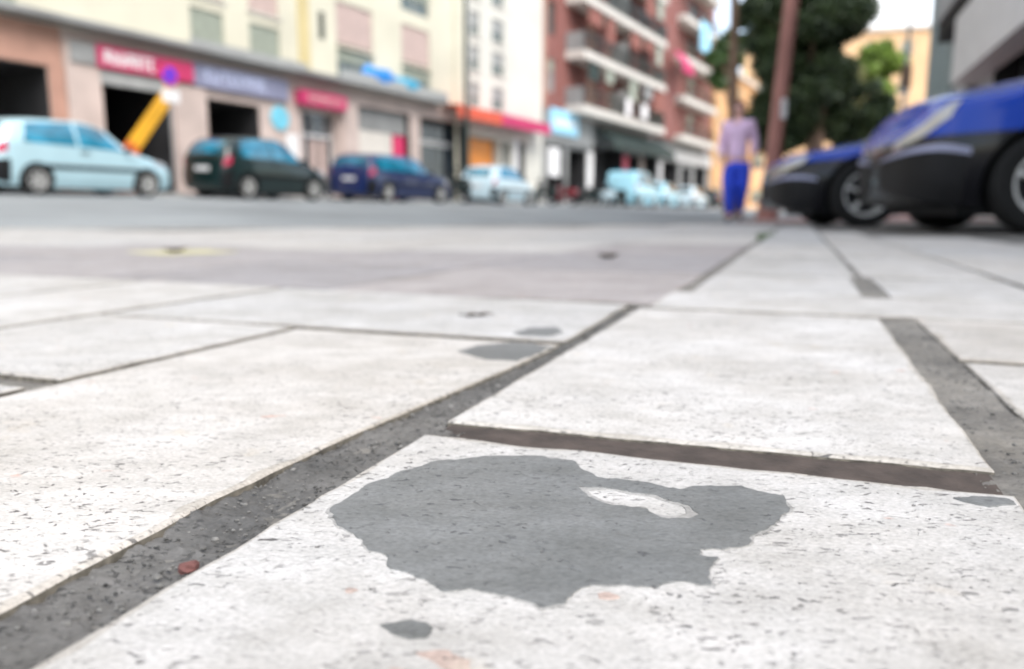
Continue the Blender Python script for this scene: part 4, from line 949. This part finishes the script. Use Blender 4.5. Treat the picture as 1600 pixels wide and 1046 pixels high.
tree('street_tree', (4.58, 14, 0), [(0, 0, -.1, .21), (.04, 0, .6, .135), (.10, 0, 1.6, .13), (.26, 0, 3.9, .125), (.42, .1, 6.2, .11)], blobset(.8, .5, 8.3, 2.4, 1.9, 16, 4), 9000, .12, 'leafmd', 'barkred', 'leaning street tree with a reddish bare trunk next to the second plaza car', 4)
tg = tag(obj('paper_notice', MB().box(-.055, .055, -.006, .006, 0, .34), M['white'], None, (4.745, 13.855, 1.76), .35), 'narrow white paper notice fixed to the reddish leaning trunk', 'notice')
tree('broad_tree', (10.3, 31, 0), [(0, 0, -.1, .35), (.1, 0, 2.2, .28), (.2, 0, 4, .22)], blobset(.15, 0, 6.6, 1.55, 4.4, 95, 5), 100000, .12, 'leafdk', 'bark', 'dense dark tree filling the gap between the two bare trunks', 5)
tree('broad_tree', (11.6, 30, 0), [(0, 0, -.1, .4), (-.1, 0, 2.2, .32), (0, 0, 4.2, .25)], blobset(-.15, 0, 7.1, 1.55, 4.6, 95, 6), 100000, .12, 'leafdk', 'bark', 'largest dense dark tree, rising over the second plaza car', 6)
tree('young_tree', (18.4, 40, 0), [(0, 0, -.1, .16), (.1, 0, 3.4, .12), (.3, 0, 5.6, .09)], blobset(.1, 0, 6.7, 1.55, 1.9, 20, 7), 9000, .14, 'leaflt', 'bark', 'light yellow green tree between the dark trees and the grey building', 7)
tree('young_tree', (15.6, 36, 0), [(0, 0, -.1, .15), (0, 0, 2.5, .12), (.05, 0, 4.5, .08)], blobset(-.1, 0, 5.6, 1.25, 2.2, 18, 12), 8000, .11, 'leafolive', 'bark', 'loose olive green tree at the right edge of the large dark tree', 12)
tree('young_tree', (14.0, 31, 0), [(0, 0, -.1, .15), (0, 0, 1.8, .12), (.05, 0, 3, .09)], blobset(-.1, 0, 3.9, 1.35, 1.25, 16, 8), 9000, .13, 'leafdk', 'bark', 'low dark green bushy tree below the light yellow green one', 8)
tree('young_tree', (12.6, 46, 0), [(0, 0, -.1, .2), (0, 0, 3, .16), (.05, 0, 6.5, .12)], blobset(-.1, 0, 9.2, 1.5, 2.2, 12, 9), 5000, .17, 'leafmd', 'bark', 'sparse green tree in front of the orange house at the far end of the street', 9)

# ------------------------------------------------------------------ walking person
def skin(chains, level=2):
    """chains: lists of (x,y,z,rx,ry); the first vertex of a chain may be an index into earlier vertices"""
    vs = []; es = []; rad = []
    for ch in chains:
        prev = None
        for p in ch:
            if isinstance(p, int): prev = p; continue
            vs.append(p[:3]); rad.append((p[3], p[4] if len(p) > 4 else p[3]))
            if prev is not None: es.append((prev, len(vs) - 1))
            prev = len(vs) - 1
    me = bpy.data.meshes.new('s'); me.from_pydata(vs, es, []); o = bpy.data.objects.new('s', me); COL.objects.link(o)
    md = o.modifiers.new('s', 'SKIN'); md.use_smooth_shade = True
    par = list(range(len(vs)))
    def find(i):
        while par[i] != i: i = par[i]
        return i
    for a, b in es: par[find(b)] = find(a)
    seen = set()
    for i, sv in enumerate(me.skin_vertices[0].data):
        sv.radius = rad[i]; rt = find(i); sv.use_root = rt not in seen; seen.add(rt)
    sub = o.modifiers.new('u', 'SUBSURF'); sub.levels = level; sub.render_levels = level
    bpy.context.view_layer.update(); out = bpy.data.meshes.new_from_object(o.evaluated_get(bpy.context.evaluated_depsgraph_get()))
    bpy.data.objects.remove(o); return out
def person(loc, rz, label):
    r = empty('person', loc, rz, label, 'person')
    def leg(sd, kn, an, toe): return [0, (sd * .09, 0, .88, .088), kn, an, toe]
    kl, al, tl = (-.085, -.10, .50, .058), (-.07, -.06, .09, .038), (-.075, -.22, .03, .03)
    kr, ar, tr = (.085, -.03, .49, .058), (.065, .14, .13, .038), (.07, .06, .03, .03)
    hl, hr = (-.205, -.13, .87), (.215, .08, .87)
    armL = [3, (-.175, .0, 1.415, .06), (-.225, .03, 1.13, .042), (-.21, -.09, .94, .030), (*hl, .036, .022)]
    armR = [3, (.175, .0, 1.415, .06), (.23, .06, 1.13, .042), (.22, .06, .94, .030), (*hr, .036, .022)]
    spine = [(0, 0, .94, .135, .105), (0, 0, 1.10, .12, .09), (0, -.01, 1.25, .135, .10), (0, 0, 1.40, .13, .09), (0, .005, 1.49, .055, .055), (0, -.01, 1.56, .052, .058), (0, -.015, 1.635, .080, .095), (0, -.01, 1.70, .062, .075)]
    fing = []
    for h, sd in ((hl, -1), (hr, 1)):
        for k, (dy, ln) in enumerate(((-.024, .062), (-.008, .072), (.008, .067), (.023, .052))):
            fing.append([(h[0], h[1] + dy * .8, h[2] - .015, .009), (h[0] + sd * .004, h[1] + dy, h[2] - .035 - ln * .5, .0085), (h[0] - sd * .010, h[1] + dy, h[2] - .035 - ln, .007)])
        fing.append([(h[0], h[1] - .02, h[2] + .015, .010), (h[0] - sd * .012, h[1] - .045, h[2] - .015, .010), (h[0] - sd * .016, h[1] - .052, h[2] - .045, .008)])
    face = [[(0, -.105, 1.64, .013), (0, -.122, 1.622, .014), (0, -.11, 1.612, .012)], [(-.078, -.0, 1.635, .012, .02), (-.088, .006, 1.63, .010, .022)], [(.078, 0, 1.635, .012, .02), (.088, .006, 1.63, .010, .022)]]
    me = skin([spine, leg(-1, kl, al, tl), leg(1, kr, ar, tr), armL, armR] + fing + face); me.materials.append(M['skin']); obj('body', me, None, r)
    G = lambda p, a, b=None: (p[0], p[1], p[2], p[3] + a, (p[4] if len(p) > 4 else p[3]) + (a if b is None else b))
    sh = [[(0, 0, .87, .165, .135), (0, 0, 1.08, .152, .122), (0, -.01, 1.25, .162, .13), (0, 0, 1.40, .15, .112), (0, .004, 1.475, .07, .07)], [3, (-.18, 0, 1.415, .082), (-.23, .03, 1.13, .064), (-.212, -.075, .97, .052)], [3, (.18, 0, 1.415, .082), (.235, .06, 1.13, .064), (.222, .062, .97, .052)]]
    me = skin(sh); me.materials.append(M['lilacshirt']); obj('shirt', me, None, r)
    tz = [[(0, 0, .95, .15, .12), (0, 0, .86, .165, .135)], [1, (-.10, 0, .78, .135), G(kl, .05), (-.062, -.065, .11, .060)], [1, (.10, 0, .78, .135), G(kr, .05), (.058, .13, .155, .060)]]
    me = skin(tz); me.materials.append(M['bluetr']); obj('trousers', me, None, r)
    for a, t in ((al, tl), (ar, tr)):
        me = skin([[(a[0], a[1] + .03, a[2] - .035, .042), (a[0], a[1] - .05, (a[2] + t[2]) / 2 - .005, .042, .038), (t[0], t[1] - .01, max(t[2], .034), .036, .03)]]); me.materials.append(M['shoe']); obj('shoe', me, None, r)
    h = MB(); h.ball((0, .012, 1.668), (.092, .108, .098), 18, 12); h.v = [(a, max(b, -.062) if c < 1.70 else b, max(c, 1.60 if b > 0 else 1.66)) for a, b, c in h.v]
    obj('hair', h, M['hair'], r, smooth=True)
    for sd in (-1, 1):
        e = MB(); e.ball((sd * .032, -.098, 1.648), (.012, .008, .008), 8, 6); obj('eye', e, M['white'], r, smooth=True)
    e = MB(); e.ball((0, -.098, 1.588), (.024, .010, .006), 8, 6); obj('mouth', e, M['tail'], r, smooth=True)
    return r
person((3.33, 11.62, -.004), R(-24), 'person in lilac shirt and royal blue trousers walking across the plaza')
